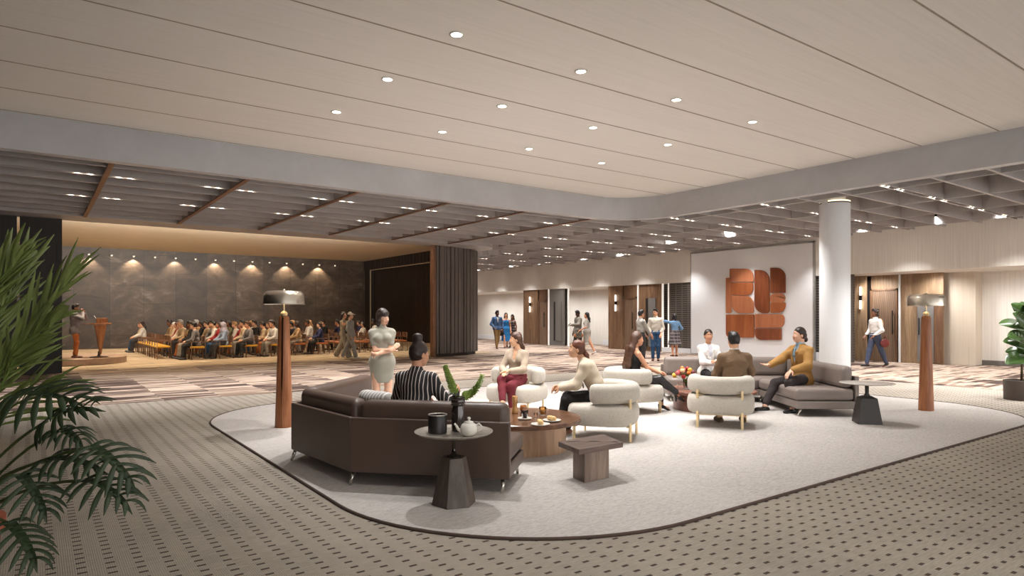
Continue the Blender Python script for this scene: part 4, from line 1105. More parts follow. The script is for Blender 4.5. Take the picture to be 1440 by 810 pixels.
def twig(e, base, tip, bend, n, seed):
    rr = random.Random(seed); t = empty; base, tip, bend = Vector(base), Vector(tip), Vector(bend); pts = []
    for i in range(13):
        u = i/12; pts.append(base.lerp(tip,u)+bend*(4*u*(1-u)))
    st = MB().tube(pts, [.005-.003*i/12 for i in range(13)], 7).build('stem', m_stem, e, True); mb = MB()
    for i in range(n):
        u = .06+.94*i/n; k = u*12; j = min(int(k),11); pc = pts[j].lerp(pts[j+1],k-j); d = (pts[j+1]-pts[j]).normalized(); sz = .04*(1.15-.6*u)
        for s in range(3):
            a = i*1.2+s*2.09+rr.uniform(-.3,.3); x = d.orthogonal().normalized(); y = d.cross(x); out = (x*math.cos(a)+y*math.sin(a)+d*.55).normalized(); sd = out.cross(d).normalized(); nn = sd.cross(out)
            q = [pc, pc+out*sz*.35+sd*sz*.5, pc+out*sz*.95+sd*sz*.42, pc+out*sz*1.25, pc+out*sz*.95-sd*sz*.42, pc+out*sz*.35-sd*sz*.5, pc+out*sz*.6+nn*sz*-.22]
            mb.add(q+[v+nn*.0018 for v in q], [(6,0,1),(6,1,2),(6,2,3),(6,3,4),(6,4,5),(6,5,0)]+[(13,8,7),(13,9,8),(13,10,9),(13,11,10),(13,12,11),(13,7,12)])
    mb.build('leaves', m_leaf1, st, True)
pv = V(-.464,5.63,ZT0)
def rel(L,D,z,o=pv): return V(L,D,z)-o
for (tL,tz,bd,lab,sd) in ((-.575,1.165,(-.01,0,.02),'leafy green stem leaning left in the smoked glass vase',1),(-.255,1.085,(.04,.02,-.05),'leafy green stem leaning right in the smoked glass vase',2)):
    e = empty('leafy_stem', pv, 0, lab, 'plant stem', 'stems in the smoked glass vase')
    s0 = -.012 if sd == 1 else .012; b0 = rel(-.464+s0,5.63,.62); m_ = rel(-.464+s0*1.5,5.63,ZT0+.3); tp = rel(tL,5.61,tz)
    pts = [b0, m_]; MB().tube([b0,m_], .005, 7).build('stalk', m_stem, e, True); twig(e, m_, tp, bd, 30, sd)
p = V(-.356,5.40,ZT0+.002); e = empty('teapot', p, yaw(90), 'white porcelain teapot on the silver tray', 'teapot'); m_porc = M('white_porcelain', srgb(226,220,210), .25, 0, .02, coat=.4)
MB().lathe([(.04,0),(.052,.006),(.07,.04),(.072,.065),(.06,.095),(.036,.11),(.03,.112)], 32).build('body', m_porc, e, True)
MB().lathe([(.04,.109),(.036,.118),(.012,.126),(.008,.132),(.016,.142),(.012,.154),(.001,.157)], 24).build('lid', m_porc, e, True)
MB().tube([(0,-.06,.04),(0,-.09,.055),(0,-.105,.085),(0,-.12,.1)], [.018,.013,.01,.008], 10).build('spout', m_porc, e, True)
MB().tube([(0,.055,.09),(0,.085,.1),(0,.105,.08),(0,.1,.05),(0,.065,.03)], .007, 8).build('handle', m_porc, e, True)
# ---------------------------------------------------------------- big round coffee table
m_burl = M_wood('polished_walnut', srgb(88,60,44), srgb(120,84,60), 'X', .35, .22)
m_burl2 = M_wood('burl_drum', srgb(146,112,84), srgb(184,148,116), 'Z', .25, .35)
def round_table(L, D, r, rd, zt, label, mt, md, th=.055):
    e = empty('coffee_table', V(L,D,RZ), yaw(10), label, 'coffee table')
    MB().lathe([(r-.01,zt-th),(r,zt-th+.008),(r,zt-.008),(r-.01,zt)], 80).build('tabletop', mt, e, 'auto'); MB().lathe([(rd,0),(rd,zt-th-.006)], 72).build('drum', md, e, 'auto'); return e
round_table(.12,7.78,.70,.52,.385,'round polished dark walnut coffee table on a drum, beside the brown sofa', m_burl, m_burl2)
ZW = RZ+.385
m_cglass = M_glass('clear_glass'); m_cglass.node_tree.nodes['Principled BSDF'].inputs['IOR'].default_value = 1.12
def lp(px, py, z=ZW): D = F*(H-z)/(py-YH); return (px-720)/F*D, D
L,D = lp(738,589.5); put(MB().lathe([(.03,0),(.07,.006),(.085,.014),(.083,.016),(.05,.008),(.01,.006)],36),'saucer',m_porc,L,D,ZW+.001,'white saucer under the glass of black coffee','saucer')
e = empty('coffee_glass', V(L,D,ZW+.009), 0, 'tall glass of black coffee on a white saucer', 'coffee glass')
MB().lathe([(.030,0),(.034,.004),(.042,.1),(.0395,.1),(.031,.008),(.001,.006)],28).build('glass', m_cglass, e, True); MB().lathe([(.0305,.009),(.0385,.088),(.001,.088)],28).build('coffee', M('black_coffee', srgb(44,26,20), .15), e, True)
L,D = lp(763,584); e = empty('beer_mug', V(L,D,ZW+.001), yaw(90), 'glass mug of amber drink with handle on the walnut table', 'mug')
MB().lathe([(.036,0),(.04,.006),(.042,.1),(.039,.1),(.037,.012),(.001,.01)],28).build('glass', m_cglass, e, True); MB().lathe([(.036,.013),(.0385,.07),(.001,.07)],28).build('drink', M('amber_drink', srgb(170,112,40), .15), e, True)
MB().tube([(0,.04,.085),(0,.065,.08),(0,.07,.05),(0,.06,.025),(0,.04,.02)],.006,8).build('handle', m_cglass, e, True)
L,D = lp(753.5,588); put(MB().lathe([(.018,0),(.02,.003),(.022,.06),(.02,.06),(.018,.006),(.001,.005)],20),'glass',m_cglass,L,D,ZW+.001,'small clear shot glass between the coffee and the amber mug','glass')
m_bread = M('bread_crust', srgb(222,186,128), .8, 0, .12, (30,30,30), bump=.3, bscale=(60,60,60))
for (px,py,lab,lb2,rz) in ((760,598,'white plate with sliced bread roll at the front of the walnut table','split bread roll on the front white plate',80),(776,592.5,'white plate with a long roll behind the front plate','long crusty roll on the rear white plate',60)):
    L,D = lp(px,py); put(MB().lathe([(.05,0),(.08,.006),(.105,.016),(.103,.019),(.07,.009),(.01,.007)],40),'plate',m_porc,L,D,ZW+.001,lab,'plate',group='plates on the walnut table')
    g = SDF(.005); g.cone((-.055,0,.028),(.055,0,.03),.026,.022,.02).cone((-.02,.012,.02),(.06,-.012,.036),.022,.018,.02).ell((0,0,.04),(.05,.02,.012),None,.01)
    o = g.mesh('bread_roll', m_bread, None, .002, 90); o.location = V(L,D,ZW+.008); o.rotation_euler = (0,0,yaw(rz)); tag(o, lb2, 'bread', 'bread on the plates')
L,D = lp(724,581); put(MB().lathe([(.035,0),(.038,.01),(.034,.05),(.026,.09),(.03,.11),(.034,.14),(.034,.20),(.03,.21),(.001,.212)],24),'pepper_mill',M('amber_wood_mill',srgb(196,148,92),.25,.2),L,D,ZW+.001,'tall amber pepper mill at the back of the walnut table','pepper mill')
L,D = lp(736,579); put(MB().lathe([(.03,0),(.042,.02),(.045,.05),(.036,.085),(.033,.085),(.04,.05),(.001,.012)],24),'jar',M('amber_glass',srgb(150,96,52),.15,0,.05,coat=.6),L,D,ZW+.001,'small amber jar beside the pepper mill','jar')
# ---------------------------------------------------------------- square slab table
c = [P(785,621.5,.36), P(814,633,.36), P(876.5,622.5,.36), P(848,611,.36)]; mid = sum(c, Vector())/4
e = empty('side_table', (mid.x,mid.y,RZ), 0, 'low square wooden slab table with cracked top standing in front of the armchair', 'side table')
poly = [(p.x-mid.x,p.y-mid.y) for p in c]
area = sum(poly[i][0]*poly[(i+1)%4][1]-poly[(i+1)%4][0]*poly[i][1] for i in range(4))
if area < 0: poly = poly[::-1]
o = MB().prism(poly,.30,.352).build('tabletop', M_wood('weathered_slab', srgb(92,74,66), srgb(122,102,92), 'X', .5, .4), e); bevel(o,.006)
b0,b1,b2,b3 = P(803,675.5,0),P(846,675,0),P(856,668,0),P(812,668.5,0)
m2 = (b0+b1+b2+b3)/4
o = MB().prism([(p[0]*.56,p[1]*.56) for p in poly],0,.296).build('base', M_wood('grey_oak_block', srgb(122,102,90), srgb(150,130,116), 'Z', .5, .5), e); bevel(o,.006)
cr = MB(); rr = random.Random(4)
a_, b_ = Vector(poly[0]).lerp(Vector(poly[2]),.12), Vector(poly[0]).lerp(Vector(poly[2]),.9)
pts = [(a_.lerp(b_,i/14).x+rr.uniform(-.02,.02), a_.lerp(b_,i/14).y+rr.uniform(-.02,.02), .352) for i in range(15)]
cr.tube(pts, [.003+.002*math.sin(i) for i in range(15)], 5).build('crack', M('crack', srgb(34,26,22), .9), e)
# ---------------------------------------------------------------- second coffee table, flowers
m_red = M_wood('red_brown_timber', srgb(118,76,62), srgb(146,100,82), 'X', .35, .35)
round_table(3.37,11.08,.735,.62,.33,'low red-brown round coffee table with flowers among the far seats', m_red, m_red, .05)
ZR = RZ+.33
p = V(2.98,11.2,ZR+.001); e = empty('vase', p, 0, 'clear glass vase of tulips on the red-brown coffee table', 'vase')
MB().lathe([(.04,0),(.045,.005),(.05,.16),(.046,.16),(.041,.012),(.001,.01)],28).build('body', m_cglass, e, True)
fcol = [('crimson',(176,40,44)),('orange',(224,128,58)),('yellow',(226,186,76)),('pink',(206,110,110)),('cream',(232,206,160)),('plum',(120,54,70))]
rr = random.Random(11)
ords2 = ['lowest left','upper left','topmost','front centre','upper right','lowest right','rear centre','left centre','right centre','front left','front right','rear left','rear right','top left','top right','middle']
for i in range(16):
    a = i*2.399; rad = .17*math.sqrt((i+.5)/16); hd = Vector((rad*math.cos(a)*1.15, rad*math.sin(a), .30-.9*rad*rad*5+rr.uniform(-.02,.02)))
    fn, fc = fcol[i%6]; f = empty('flower', p, 0, '%s tulip, stem number %s counted from the middle of the bouquet outward' % (fn, ['one','two','three','four','five','six','seven','eight','nine','ten','eleven','twelve','thirteen','fourteen','fifteen','sixteen'][i]), 'flower', 'tulips in the glass vase')
    MB().tube([(0,0,.02),(hd.x*.3,hd.y*.3,.15),tuple(hd)],.004,6).build('stem', m_stem, f, True)
    mb = MB(); sc = rr.uniform(1.1,1.5)
    for s in range(6):
        a2 = s*PI/3; pr = [(.006,0),(.024,.012),(.03,.03),(.022,.05),(.008,.06)]; R = Vector((hd.x,hd.y,.25)).normalized().to_track_quat('Z','Y').to_matrix()
        vs = []
        for r_,z_ in pr:
            for da in (-.55,0,.55): vs.append(hd+R @ Vector((r_*sc*math.cos(a2+da)*(1.1 if da==0 else 1), r_*sc*math.sin(a2+da), z_*sc)))
        mb.add(vs,[(q*3+w,q*3+w+1,q*3+w+4,q*3+w+3) for q in range(4) for w in range(2)])
    mb.build('petals', M('petal_'+fn, srgb(*fc), .5, 0, .15, (20,20,20)), f, True)
    mb = MB()
    for s in range(2):
        a3 = a+s*2.5+.8; b0 = Vector((hd.x*.5,hd.y*.5,.2)); d = Vector((math.cos(a3),math.sin(a3),.5)).normalized(); sd = d.cross(Vector((0,0,1))).normalized()
        q = [b0,b0+d*.05+sd*.016,b0+d*.12,b0+d*.05-sd*.016]; mb.add(q+[v+Vector((0,0,.0015)) for v in q],[(0,1,2,3),(7,6,5,4)])
    mb.build('leaves', M('tulip_leaf', srgb(104,112,54), .5, 0, .2), f)
o = MB().bx(-.1,.1,-.05,.05,0,.12).build('glass_block', m_cglass); bevel(o,.008); o.location = V(2.88,11.0,ZR+.001); o.rotation_euler = (0,0,yaw(0)); tag(o,'clear glass block candle holder beside the tulip vase','candle holder')
# ---------------------------------------------------------------- marble-top side table on the right
e = empty('side_table', V(5.22,9.62,RZ), yaw(12), 'small pedestal side table with oval pale marble top beside the taupe sofa', 'side table')
sq = [(-.165,-.165),(.165,-.165),(.165,.165),(-.165,.165)]
o = MB().prism(sq,0,.37,0,.68).prism([(x*.68,y*.68) for x,y in sq],.37,.405,0,.4).build('base', M('charcoal_base', srgb(62,58,56), .5, .1), e); bevel(o,.006)
MB().lathe([(.045,.40),(.026,.43),(.026,.56)],20).build('stem', M('charcoal_base', srgb(62,58,56), .5), e, True)
MB().lathe([(.03,.555),(.2,.562),(.35,.578),(.372,.586),(.368,.591),(.01,.594)],56,ax=1,ay=.92).build('tabletop', m_plaster('pale_marble', srgb(196,188,180), .08, .25), e, True)
# ================================================================== PEOPLE IN THE LOUNGE
R_, L_ = 'R', 'L'
k_black = cloth('black', (30,28,28), .8); k_char = cloth('charcoal', (58,54,54), .85)
m_blackshoe = M('black_leather', srgb(28,24,23), .3, 0, .05)
G = RZ
# woman standing, grey dress, arms crossed
p = Person(V(-1.93,9.72), 166, 'person standing with arms crossed in a grey short-sleeved dress behind the sofa', 1.69, True, 'fair', 'dark', .0075, head=(-38,16,6))
p.leg(R_, (.085,.02,.08)).leg(L_, (-.085,-.01,.08)); k = p.k
p.arm(R_, (-.12,.175,1.085), (.8,-.3,-.5), hand=(-.75,-.2,.6), palm=(.1,-1,-.1), curl=.35).arm(L_, (.10,.195,1.03), (-.8,-.3,-.5), hand=(.6,-.8,-.05), palm=(-.6,-.6,0), curl=.7)
kd = M_fabric('grey_knit', srgb(158,154,140), 420, .06)
p.body(); p.top(kd, 'dress_top', .014, .62, -.05, collar=.42, cutz=False, wr=.002); p.skirt(kd, .60, .165, .016, wr=.002); p.hair('bob'); p.shoes(m_blackshoe, .05)
# woman in pinstripes seated with her back to us
p = Person(V(-.955,6.43), 14, 'person seated on the brown sofa in a striped black blouse, hair in a top bun', 1.72, True, 'tan', 'dark', .0065, seat=.545, lean=5, head=(34,10,0), build=1.08)
p.leg(R_, (.14,.52,.09)).leg(L_, (-.12,.5,.09)); p.arm(R_, (.30,.34,.80), (.5,-.3,-1), hand=(.1,.8,.35), palm=(-1,0,-.2), curl=.6).arm(L_, (-.1,.36,.74), (-.8,-.5,-.4), hand=(.6,.6,0), curl=.5)
ks = m_stripes('pinstripe', (26,23,25), (214,204,198), .036, .2)
p.body(); p.top(ks, 'blouse', .022, 1.95, -.03, collar=.32, wr=.003, flare=.006); p.trousers(k_black); p.hair('bun'); p.shoes(m_blackshoe)
# woman in cream sweater and maroon trousers
p = Person(V(.09,10.72), 206, 'person seated with crossed legs in a beige V-neck sweater and maroon trousers', 1.68, True, 'olive', 'brown', .0075, seat=.545, lean=2, head=(52,2,0), build=1.06)
p.leg(R_, (-.03,.60,.24), (.1,1,.5), (-.2,1,-.35)).leg(L_, (-.08,.36,.09), (0,1,.3)); p.arm(R_, (.06,.33,.685), (.8,-.4,-.5), hand=(-.3,.9,-.1), palm=(0,0,-1), curl=.35).arm(L_, (-.02,.33,.715), (-.8,-.4,-.5), hand=(.75,.6,-.05), palm=(0,0,-1), curl=.4)
p.body(); p.top(M_fabric('beige_knit', srgb(172,154,134), 420, .06), 'sweater', .016, 1.93, -.06, vneck=.23, wr=.003); p.trousers(cloth('maroon', (104,34,42), .8), .016, 1.86); p.hair('long'); p.shoes(M('nude_shoe', srgb(190,150,120), .4), .05)
# woman in beige blazer leaning forward
p = Person(V(1.15,8.60), 279, 'person leaning forward in a beige blazer and black trousers with a long ponytail', 1.70, True, 'olive', 'auburn', .0065, seat=.545, lean=21, head=(-14,-6,0))
p.leg(R_, (.06,.44,.10), (.1,1,.5)).leg(L_, (-.1,.50,.10), (-.1,1,.5)); p.arm(R_, (-.02,.5,.66), (.7,-.4,-.6), hand=(-.3,.9,-.1), palm=(-.6,0,-.6), curl=.8).arm(L_, (-.06,.5,.64), (-.7,-.5,-.5), hand=(.1,.95,-.1), palm=(.6,0,-.6), curl=.8)
p.body(); p.trousers(k_black, .02, 1.9, .02); p.jacket(M_fabric('beige_linen', srgb(196,180,158), 300, .07), .027, -.12, 1.92, .28, 'blazer'); p.top(cloth('whitetop', (220,214,206)), 'shirt', .01, 0, -.02, arms=()); p.hair('pony'); p.shoes(M('tan_shoe', srgb(150,100,70), .4))
# woman with very long hair
p = Person(V(1.98,10.72), 76, 'person with very long straight brown hair in black sleeveless top and leather trousers', 1.70, True, 'tan', 'brown', .0075, seat=.545, lean=4, head=(6,4,0))
p.leg(R_, (.14,.74,.30), (0,1,.6), (.1,1,-.35)).leg(L_, (-.02,.52,.14), (0,1,.4), (.05,1,-.3)); p.arm(R_, (.08,.40,.66), (.6,-.6,-.5), hand=(-.3,.9,-.2), palm=(0,-.2,-1), curl=.4).arm(L_, (.02,.42,.68), (-.6,-.6,-.5), hand=(.5,.8,-.2), curl=.4)
p.body(); p.top(k_black, 'tank_top', .012, 0, -.04, arms=(), strap=True); p.trousers(M('black_leather_trouser', srgb(34,31,32), .35, 0, .1), .014, 1.88); p.hair('vlong'); p.shoes(m_blackshoe, .07)
# woman in white blazer on the far sofa
p = Person(V(3.66,12.2), 178, 'person smiling in a white blazer with hair tied back, seated on the taupe sofa', 1.68, True, 'tan', 'dark', .008, seat=.555, lean=0, head=(4,0,0))
p.leg(R_, (.06,.43,.09)).leg(L_, (-.1,.43,.09)); p.arm(R_, (-.02,.30,.72), (.7,-.4,-.5), hand=(-.7,.5,.1), palm=(0,-.4,-1), curl=.7).arm(L_, (-.05,.32,.75), (-.7,-.4,-.5), hand=(.6,.5,.2), palm=(0,-.4,-1), curl=.7)
p.body(); p.trousers(k_black); p.top(cloth('palegrey', (206,206,214)), 'shirt', .012, 0, -.02, arms=(), collar=.2); p.jacket(cloth('white_blazer', (232,228,224), .8, .04), .026, -.10, 1.93, .32, 'blazer'); p.hair('lowbun'); p.shoes(m_blackshoe, .05)
# man in brown jacket, back to us
p = Person(V(3.24,9.50), 2, 'person seated back to camera in a brown suit jacket with short black hair', 1.75, False, 'olive', 'black', .0065, seat=.545, lean=3, head=(-4,10,0))
p.leg(R_, (.17,.18,.10), (.2,1,.3)).leg(L_, (-.17,.18,.10), (-.2,1,.3)); p.arm(R_, (.17,.32,.92), (.6,-.2,-1), hand=(-.3,.7,.5), palm=(-1,0,-.3), curl=.7).arm(L_, (-.12,.36,.74), (-.6,-.3,-1), hand=(.2,.9,0), curl=.6)
p.body(); p.trousers(k_char); p.top(cloth('whitetop', (220,214,206)), 'shirt', .01, 0, -.02, arms=(), collar=.5); p.jacket(cloth('brown_suit', (122,98,76), .8, .06), .022, -.11, 1.93, .30); p.hair('short'); p.shoes(M('brown_suede', srgb(84,66,46), .8))
# man in tan jacket with a man bun
p = Person(V(4.86,10.98), 252, 'person in a tan jacket with tied-back hair gesturing with an open palm', 1.80, False, 'fair', 'dark', .007, seat=.56, lean=2, head=(8,-2,0))
p.leg(R_, (.10,.66,.09), (.1,1,.4)).leg(L_, (-.26,.42,.09), (-.2,1,.4)); p.arm(R_, (.17,.50,.76), (.6,-.5,-.6), hand=(-.05,1,.05), palm=(-.2,0,1), curl=.18, spread=1).arm(L_, (-.20,.37,.70), (-.7,-.6,-.4), hand=(-.1,.85,-.5), palm=(0,-.4,-1), curl=.45)
p.body(); p.trousers(cloth('darkgrey', (62,56,56), .85), .016, 1.86); p.top(cloth('blueshirt', (158,186,204), .8), 'shirt', .014, 0, -.03, arms=(), collar=.45); p.jacket(cloth('tan_jacket', (168,126,70), .75, .06), .03, -.12, 1.9, .34); p.hair('manbun'); p.shoes(m_blackshoe)
g = SDF(.006); fw = Vector((0,1,0)); a = p.Nk+fw*.075+Vector((0,0,-.0)); b = p.C+fw*.135
g.chain([a, a.lerp(b,.4)+fw*.02, b], [.014,.02,.026], .01); g.mesh('necktie', m_stripes('plaid_tie', (60,110,140), (190,200,206), .02, .3), p.e)
# ================================================================== PEOPLE FURTHER AWAY
def far(L, D, theta, label, h=1.72, fem=True, skin='tan', hair='dark', style='long', pose='stand', res=.011, head=(0,0,0), armR=None, armL=None, floor=.004, lean=0):
    p = Person(V(L,D,floor), theta, label, h, fem, skin, hair, res, head=head, lean=lean); k = p.k
    if pose == 'stand': p.leg(R_, (.09,.03,.082*k)).leg(L_, (-.09,-.02,.082*k))
    else:
        st = .24 if pose == 'walk' else .16
        p.leg(R_, (.07,st,.085*k), (0,1,.1)).leg(L_, (-.07,-st-.08,.12*k), (0,1,.15), (0,1,-.5))
    p.arm(R_, armR or (.22,.08,.86*k), (.5,-.8,0), curl=.5); p.arm(L_, armL or (-.22,.08,.86*k), (-.5,-.8,0), curl=.5)
    p.body(); p.hair(style); return p
def at(px, py): D = F*H/(py-YH); return (px-720)/F*D, D
denim = cloth('denim', (66,92,128), .85, .2); khaki = cloth('khaki', (132,104,66)); brownshoe = M('brown_shoe', srgb(96,58,40), .4); greyknit = cloth('stonegrey', (150,144,136)); whiteshoe = M('white_shoe', srgb(220,216,210), .5)
L,D = at(699,490.5); p = far(L, D, 160, 'person in denim jacket and khaki trousers, first of the far trio', 1.80, False, 'deep', 'black', 'short', 'step', armR=(.2,.16,1.02), armL=(-.24,.1,.95), head=(-15,6,0))
p.trousers(khaki); p.top(cloth('greytee',(188,182,176)), 'shirt', .014, 0, -.03, arms=()); p.jacket(denim, .026, -.02, 1.93, .3); p.shoes(brownshoe)
L,D = at(711.5,489.5); p = far(L, D, 175, 'person in a long blue strappy dress, middle of the trio by the far linen wall', 1.70, True, 'tan', 'dark', 'long', 'step')
kb = cloth('blue_dress', (40,112,168), .8); p.top(kb, 'dress_top', .014, 0, -.05, arms=(), strap=True, cutz=False); p.skirt(kb, .34, .2, .016, flare=.03); p.shoes(brownshoe)
bg_ = V(L-.22, D-.15, .74); o = SDF(.012).ell((0,0,0),(.16,.08,.15),None,.02).cone((-.09,0,.12),(.0,0,.26),.012,.012,.01).cone((.09,0,.12),(.0,0,.26),.012,.012,.01).mesh('handbag', k_black); o.location = bg_; tag(o, 'round black handbag carried by the person in the blue dress', 'bag')
L,D = at(720.5,489); p = far(L, D, 195, 'person in a dark floral dress, third of the trio by the far wall', 1.62, True, 'brown', 'black', 'long', 'step', armR=(.05,.2,.98))
kf = m_plaid('dark_floral', (40,36,40), (110,96,96), (150,130,126)); p.top(kf, 'dress_top', .014, 0, -.05, arms=(), strap=True, cutz=False); p.skirt(kf, .45, .2, .016, flare=.02); p.shoes(m_blackshoe)
L,D = at(813,497.5); p = far(L, D, 250, 'person in a long grey coat looking at a phone beside the far portal', 1.78, False, 'deep', 'black', 'short', 'step', head=(-20,22,0), armL=(-.18,.36,1.18), armR=(.2,.1,.9))
p.trousers(k_char); p.jacket(cloth('olivegrey', (118,112,102)), .03, -.28, 1.93, .3, 'coat'); p.shoes(whiteshoe)
w = p.arms['L']; q = p.e.matrix_basis
ph = MB().box((0,0,0),(.075,.14,.01)).build('phone', m_blackmetal); bpy.context.view_layer.update(); ph.location = p.e.matrix_world @ (w[2]+w[3]*.11+Vector((0,0,.045))); ph.rotation_euler = (-.6,0,yaw(250)); tag(ph, 'phone held by the person in the long grey coat', 'phone')
L2,D2 = at(812,497); o = SDF(.012); o.ell((0,0,0),(.2,.07,.13),None,.02).cone((-.12,0,.1),(-.1,0,.24),.012,.012,.01).cone((-.1,0,.24),(.1,0,.24),.012,.012,.01).cone((.1,0,.24),(.12,0,.1),.012,.012,.01)
o = o.mesh('handbag', M('tan_leather', srgb(186,120,70), .5)); o.location = V(L2+.02,D2-.32,.76); o.rotation_euler = (0,0,yaw(0)); tag(o, 'tan leather handbag carried beside the person in the grey coat', 'bag')
L,D = at(825.5,499); p = far(L, D, 285, 'person in a grey shift dress with a long dark ponytail walking beside the grey coat', 1.70, True, 'tan', 'black', 'long', 'walk', armL=(-.2,.22,1.0))
p.top(greyknit, 'dress_top', .02, .8, -.05, arms=(R_,L_), cutz=False); p.skirt(greyknit, .5, .17, .03, flare=.02); p.shoes(whiteshoe)
L,D = at(901,512); p = far(L, D, 70, 'person in a fitted grey shirt facing the man in jeans near the middle portal', 1.74, False, 'tan', 'black', 'short', 'stand', armR=(.12,.3,.95), armL=(-.15,.25,.95))
p.trousers(k_char); p.top(cloth('greyshirt', (158,154,148)), 'shirt', .016, 1.93, .07, collar=.35); p.shoes(m_blackshoe)
L,D = at(922,507.5); p = far(L, D, 195, 'person in a pale grey shirt and blue jeans standing before the middle portal', 1.80, False, 'tan', 'black', 'short', 'stand', armR=(.17,.14,.98), armL=(-.19,.13,.95), head=(20,4,0))
p.trousers(cloth('jeans', (44,74,106), .85, .25), .016); p.top(cloth('paleshirt', (190,182,170)), 'shirt', .018, 1.93, .07, collar=.35); p.shoes(brownshoe)
L,D = at(949,501.5); p = far(L, D, 350, 'person in a blue denim shirt and plaid skirt facing the woven screen', 1.64, True, 'tan', 'black', 'bob', 'stand', armL=(-.22,.3,1.35), armR=(.2,.2,1.0))
p.top(cloth('lightdenim', (108,142,176), .85, .15), 'shirt', .018, 1.5, -.03, collar=.3); p.skirt(m_plaid('plaid_skirt', (60,54,58), (120,112,112), (160,152,150)), .46, .22, .02, flare=.05); p.shoes(brownshoe)
L,D = at(1231,517); p = far(L, D, 262, 'person walking in white shirt and blue trousers wearing a tan backpack', 1.77, False, 'brown', 'dark', 'curly', 'walk', head=(0,0,0), armL=(-.2,.18,.98), armR=(.2,.16,.98), res=.0095)
p.trousers(cloth('navytrouser', (72,80,102), .85, .1), .018); p.top(cloth('whiteshirt', (222,218,214)), 'shirt', .018, 1.93, .07, collar=.35); p.shoes(m_blackshoe)
bk = SDF(.012); bk.ell(p.C+Vector((0,-.15,-.02)), (.13,.075,.19), None, .03); o = bk.mesh('backpack', M('tan_canvas', srgb(204,158,106), .8)); o.location = p.e.location; o.rotation_euler = p.e.rotation_euler; tag(o, 'tan backpack worn by the person in blue trousers by the near portal', 'backpack')
o = SDF(.012).ell((0,0,0),(.05,.15,.13),None,.02).cone((0,-.06,.1),(0,0,.22),.012,.012,.01).cone((0,.06,.1),(0,0,.22),.012,.012,.01).mesh('handbag', M('dark_red_leather', srgb(110,34,28), .5)); o.location = V(L+.18,D-.2,.75); o.rotation_euler = (0,0,yaw(262)); tag(o, 'dark red bag carried by the person walking past the near portal', 'bag')
L,D = at(483,504); kg = cloth('sandgrey', (164,154,138)); p = far(L, D, 100, 'person walking in loose beige trousers with long dark hair, left of the capped companion', 1.70, True, 'olive', 'dark', 'long', 'walk', armR=(.12,.25,1.3), res=.0105)
p.top(kg, 'shirt', .02, .3, -.05); p.trousers(kg, .03, 1.95, .05); p.shoes(whiteshoe)
L,D = at(492,504.5); p = far(L+.06, D-.2, 98, 'person walking in a pale grey tracksuit and light cap', 1.68, False, 'olive', 'dark', 'short', 'walk', armR=(.2,.1,.85), res=.0105)
p.top(greyknit, 'sweatshirt', .022, 1.95, -.06); p.trousers(greyknit, .026, 1.95, .02); p.shoes(whiteshoe)
g = SDF(.009); g.ell(p.HP(0,-.01,.075),(.088,.105,.075),np.array(p.Rh),.01).ell(p.HP(0,.12,.05),(.065,.07,.012),np.array(p.Rh),.01); g.mesh('cap', cloth('cap', (206,198,184)), p.e)
o = SDF(.012).ell((0,0,0),(.07,.12,.11),None,.02).mesh('handbag', k_black); o.location = V(L-.03,D-.28,1.02); tag(o, 'small black shoulder bag between the two walking companions', 'bag')
# ================================================================== BALLROOM: STAGE, SPEAKER, AUDIENCE
m_stage = M('stage_timber', srgb(150,124,104), .6)
st = V(-14.75,21.65); o = MB().lathe([(1.7,0),(1.72,.02),(1.72,.2),(1.69,.22)], 72).build('stage_platform', m_stage, None, 'auto'); o.location = (st.x,st.y,.004); tag(o, 'low round timber stage platform at the left of the ballroom', 'stage')
lc = V(-13.42,21.25,.225); m_lect = M_wood('lectern_wood', srgb(136,86,54), srgb(166,112,74), 'Z', .6, .4)
e = empty('lectern', lc, yaw(90), 'curved wooden lectern on the round stage', 'lectern')
mb = MB(); vs = []; nn = 12
for z,w,d_ in ((.1,.05,.02),(.35,.10,.05),(.7,.17,.09),(1.05,.25,.14)):
    for i in range(nn): a = 2*PI*i/nn; vs.append((w*math.cos(a), d_*math.sin(a)+.05, z))
mb.add(vs,[(i*nn+j,i*nn+(j+1)%nn,(i+1)*nn+(j+1)%nn,(i+1)*nn+j) for i in range(3) for j in range(nn)]+[tuple(range(nn-1,-1,-1)),tuple(3*nn+j for j in range(nn))]).build('body', m_lect, e, 'auto')
bevel(MB().box((0,.06,1.09),(.5,.42,.05)).build('top', m_lect, e), .008); bevel(MB().box((0,-.28,1.08),(.34,.34,.02)).build('shelf', m_lect, e), .005)
MB().lathe([(.26,0),(.26,.02),(.05,.05),(.03,.12),(.03,.2)],32).build('foot', M('dark_foot', srgb(60,44,34), .5), e, 'auto')
e = empty('microphone', lc+Vector((0,0,1.115)), yaw(90), 'thin gooseneck microphone on the lectern', 'microphone'); MB().lathe([(.03,0),(.03,.015),(.008,.02)],12,(0,-.02,0)).build('base', k_black, e); MB().tube([(0,-.02,.01),(0,-.05,.1),(0,-.16,.24)],[.006,.006,.008],6).build('stem', M('white_mic', srgb(225,220,214), .4), e)
o = MB().box((0,.1,.08),(.3,.2,.16)).build('wooden_box', m_lect); bevel(o,.01); o.location = lc+Vector((0,0,1.115)); o.rotation_euler = (0,0,yaw(90)); tag(o,'small wooden box standing on the lectern top','box')
p = Person(V(-14.0,20.95,.224), 70, 'person on the stage in a grey jacket and orange-brown trousers, hands raised to face', 1.72, False, 'brown', 'black', .0095, head=(5,8,0))
p.leg('R', (.1,.06,.082)).leg('L', (-.1,-.04,.082)); p.arm('R', (.05,.23,1.45), (.7,-.1,-.8), hand=(-.3,-.2,.9), curl=.6).arm('L', (-.06,.24,1.43), (-.7,-.2,-.6), hand=(.3,-.1,.9), curl=.6)
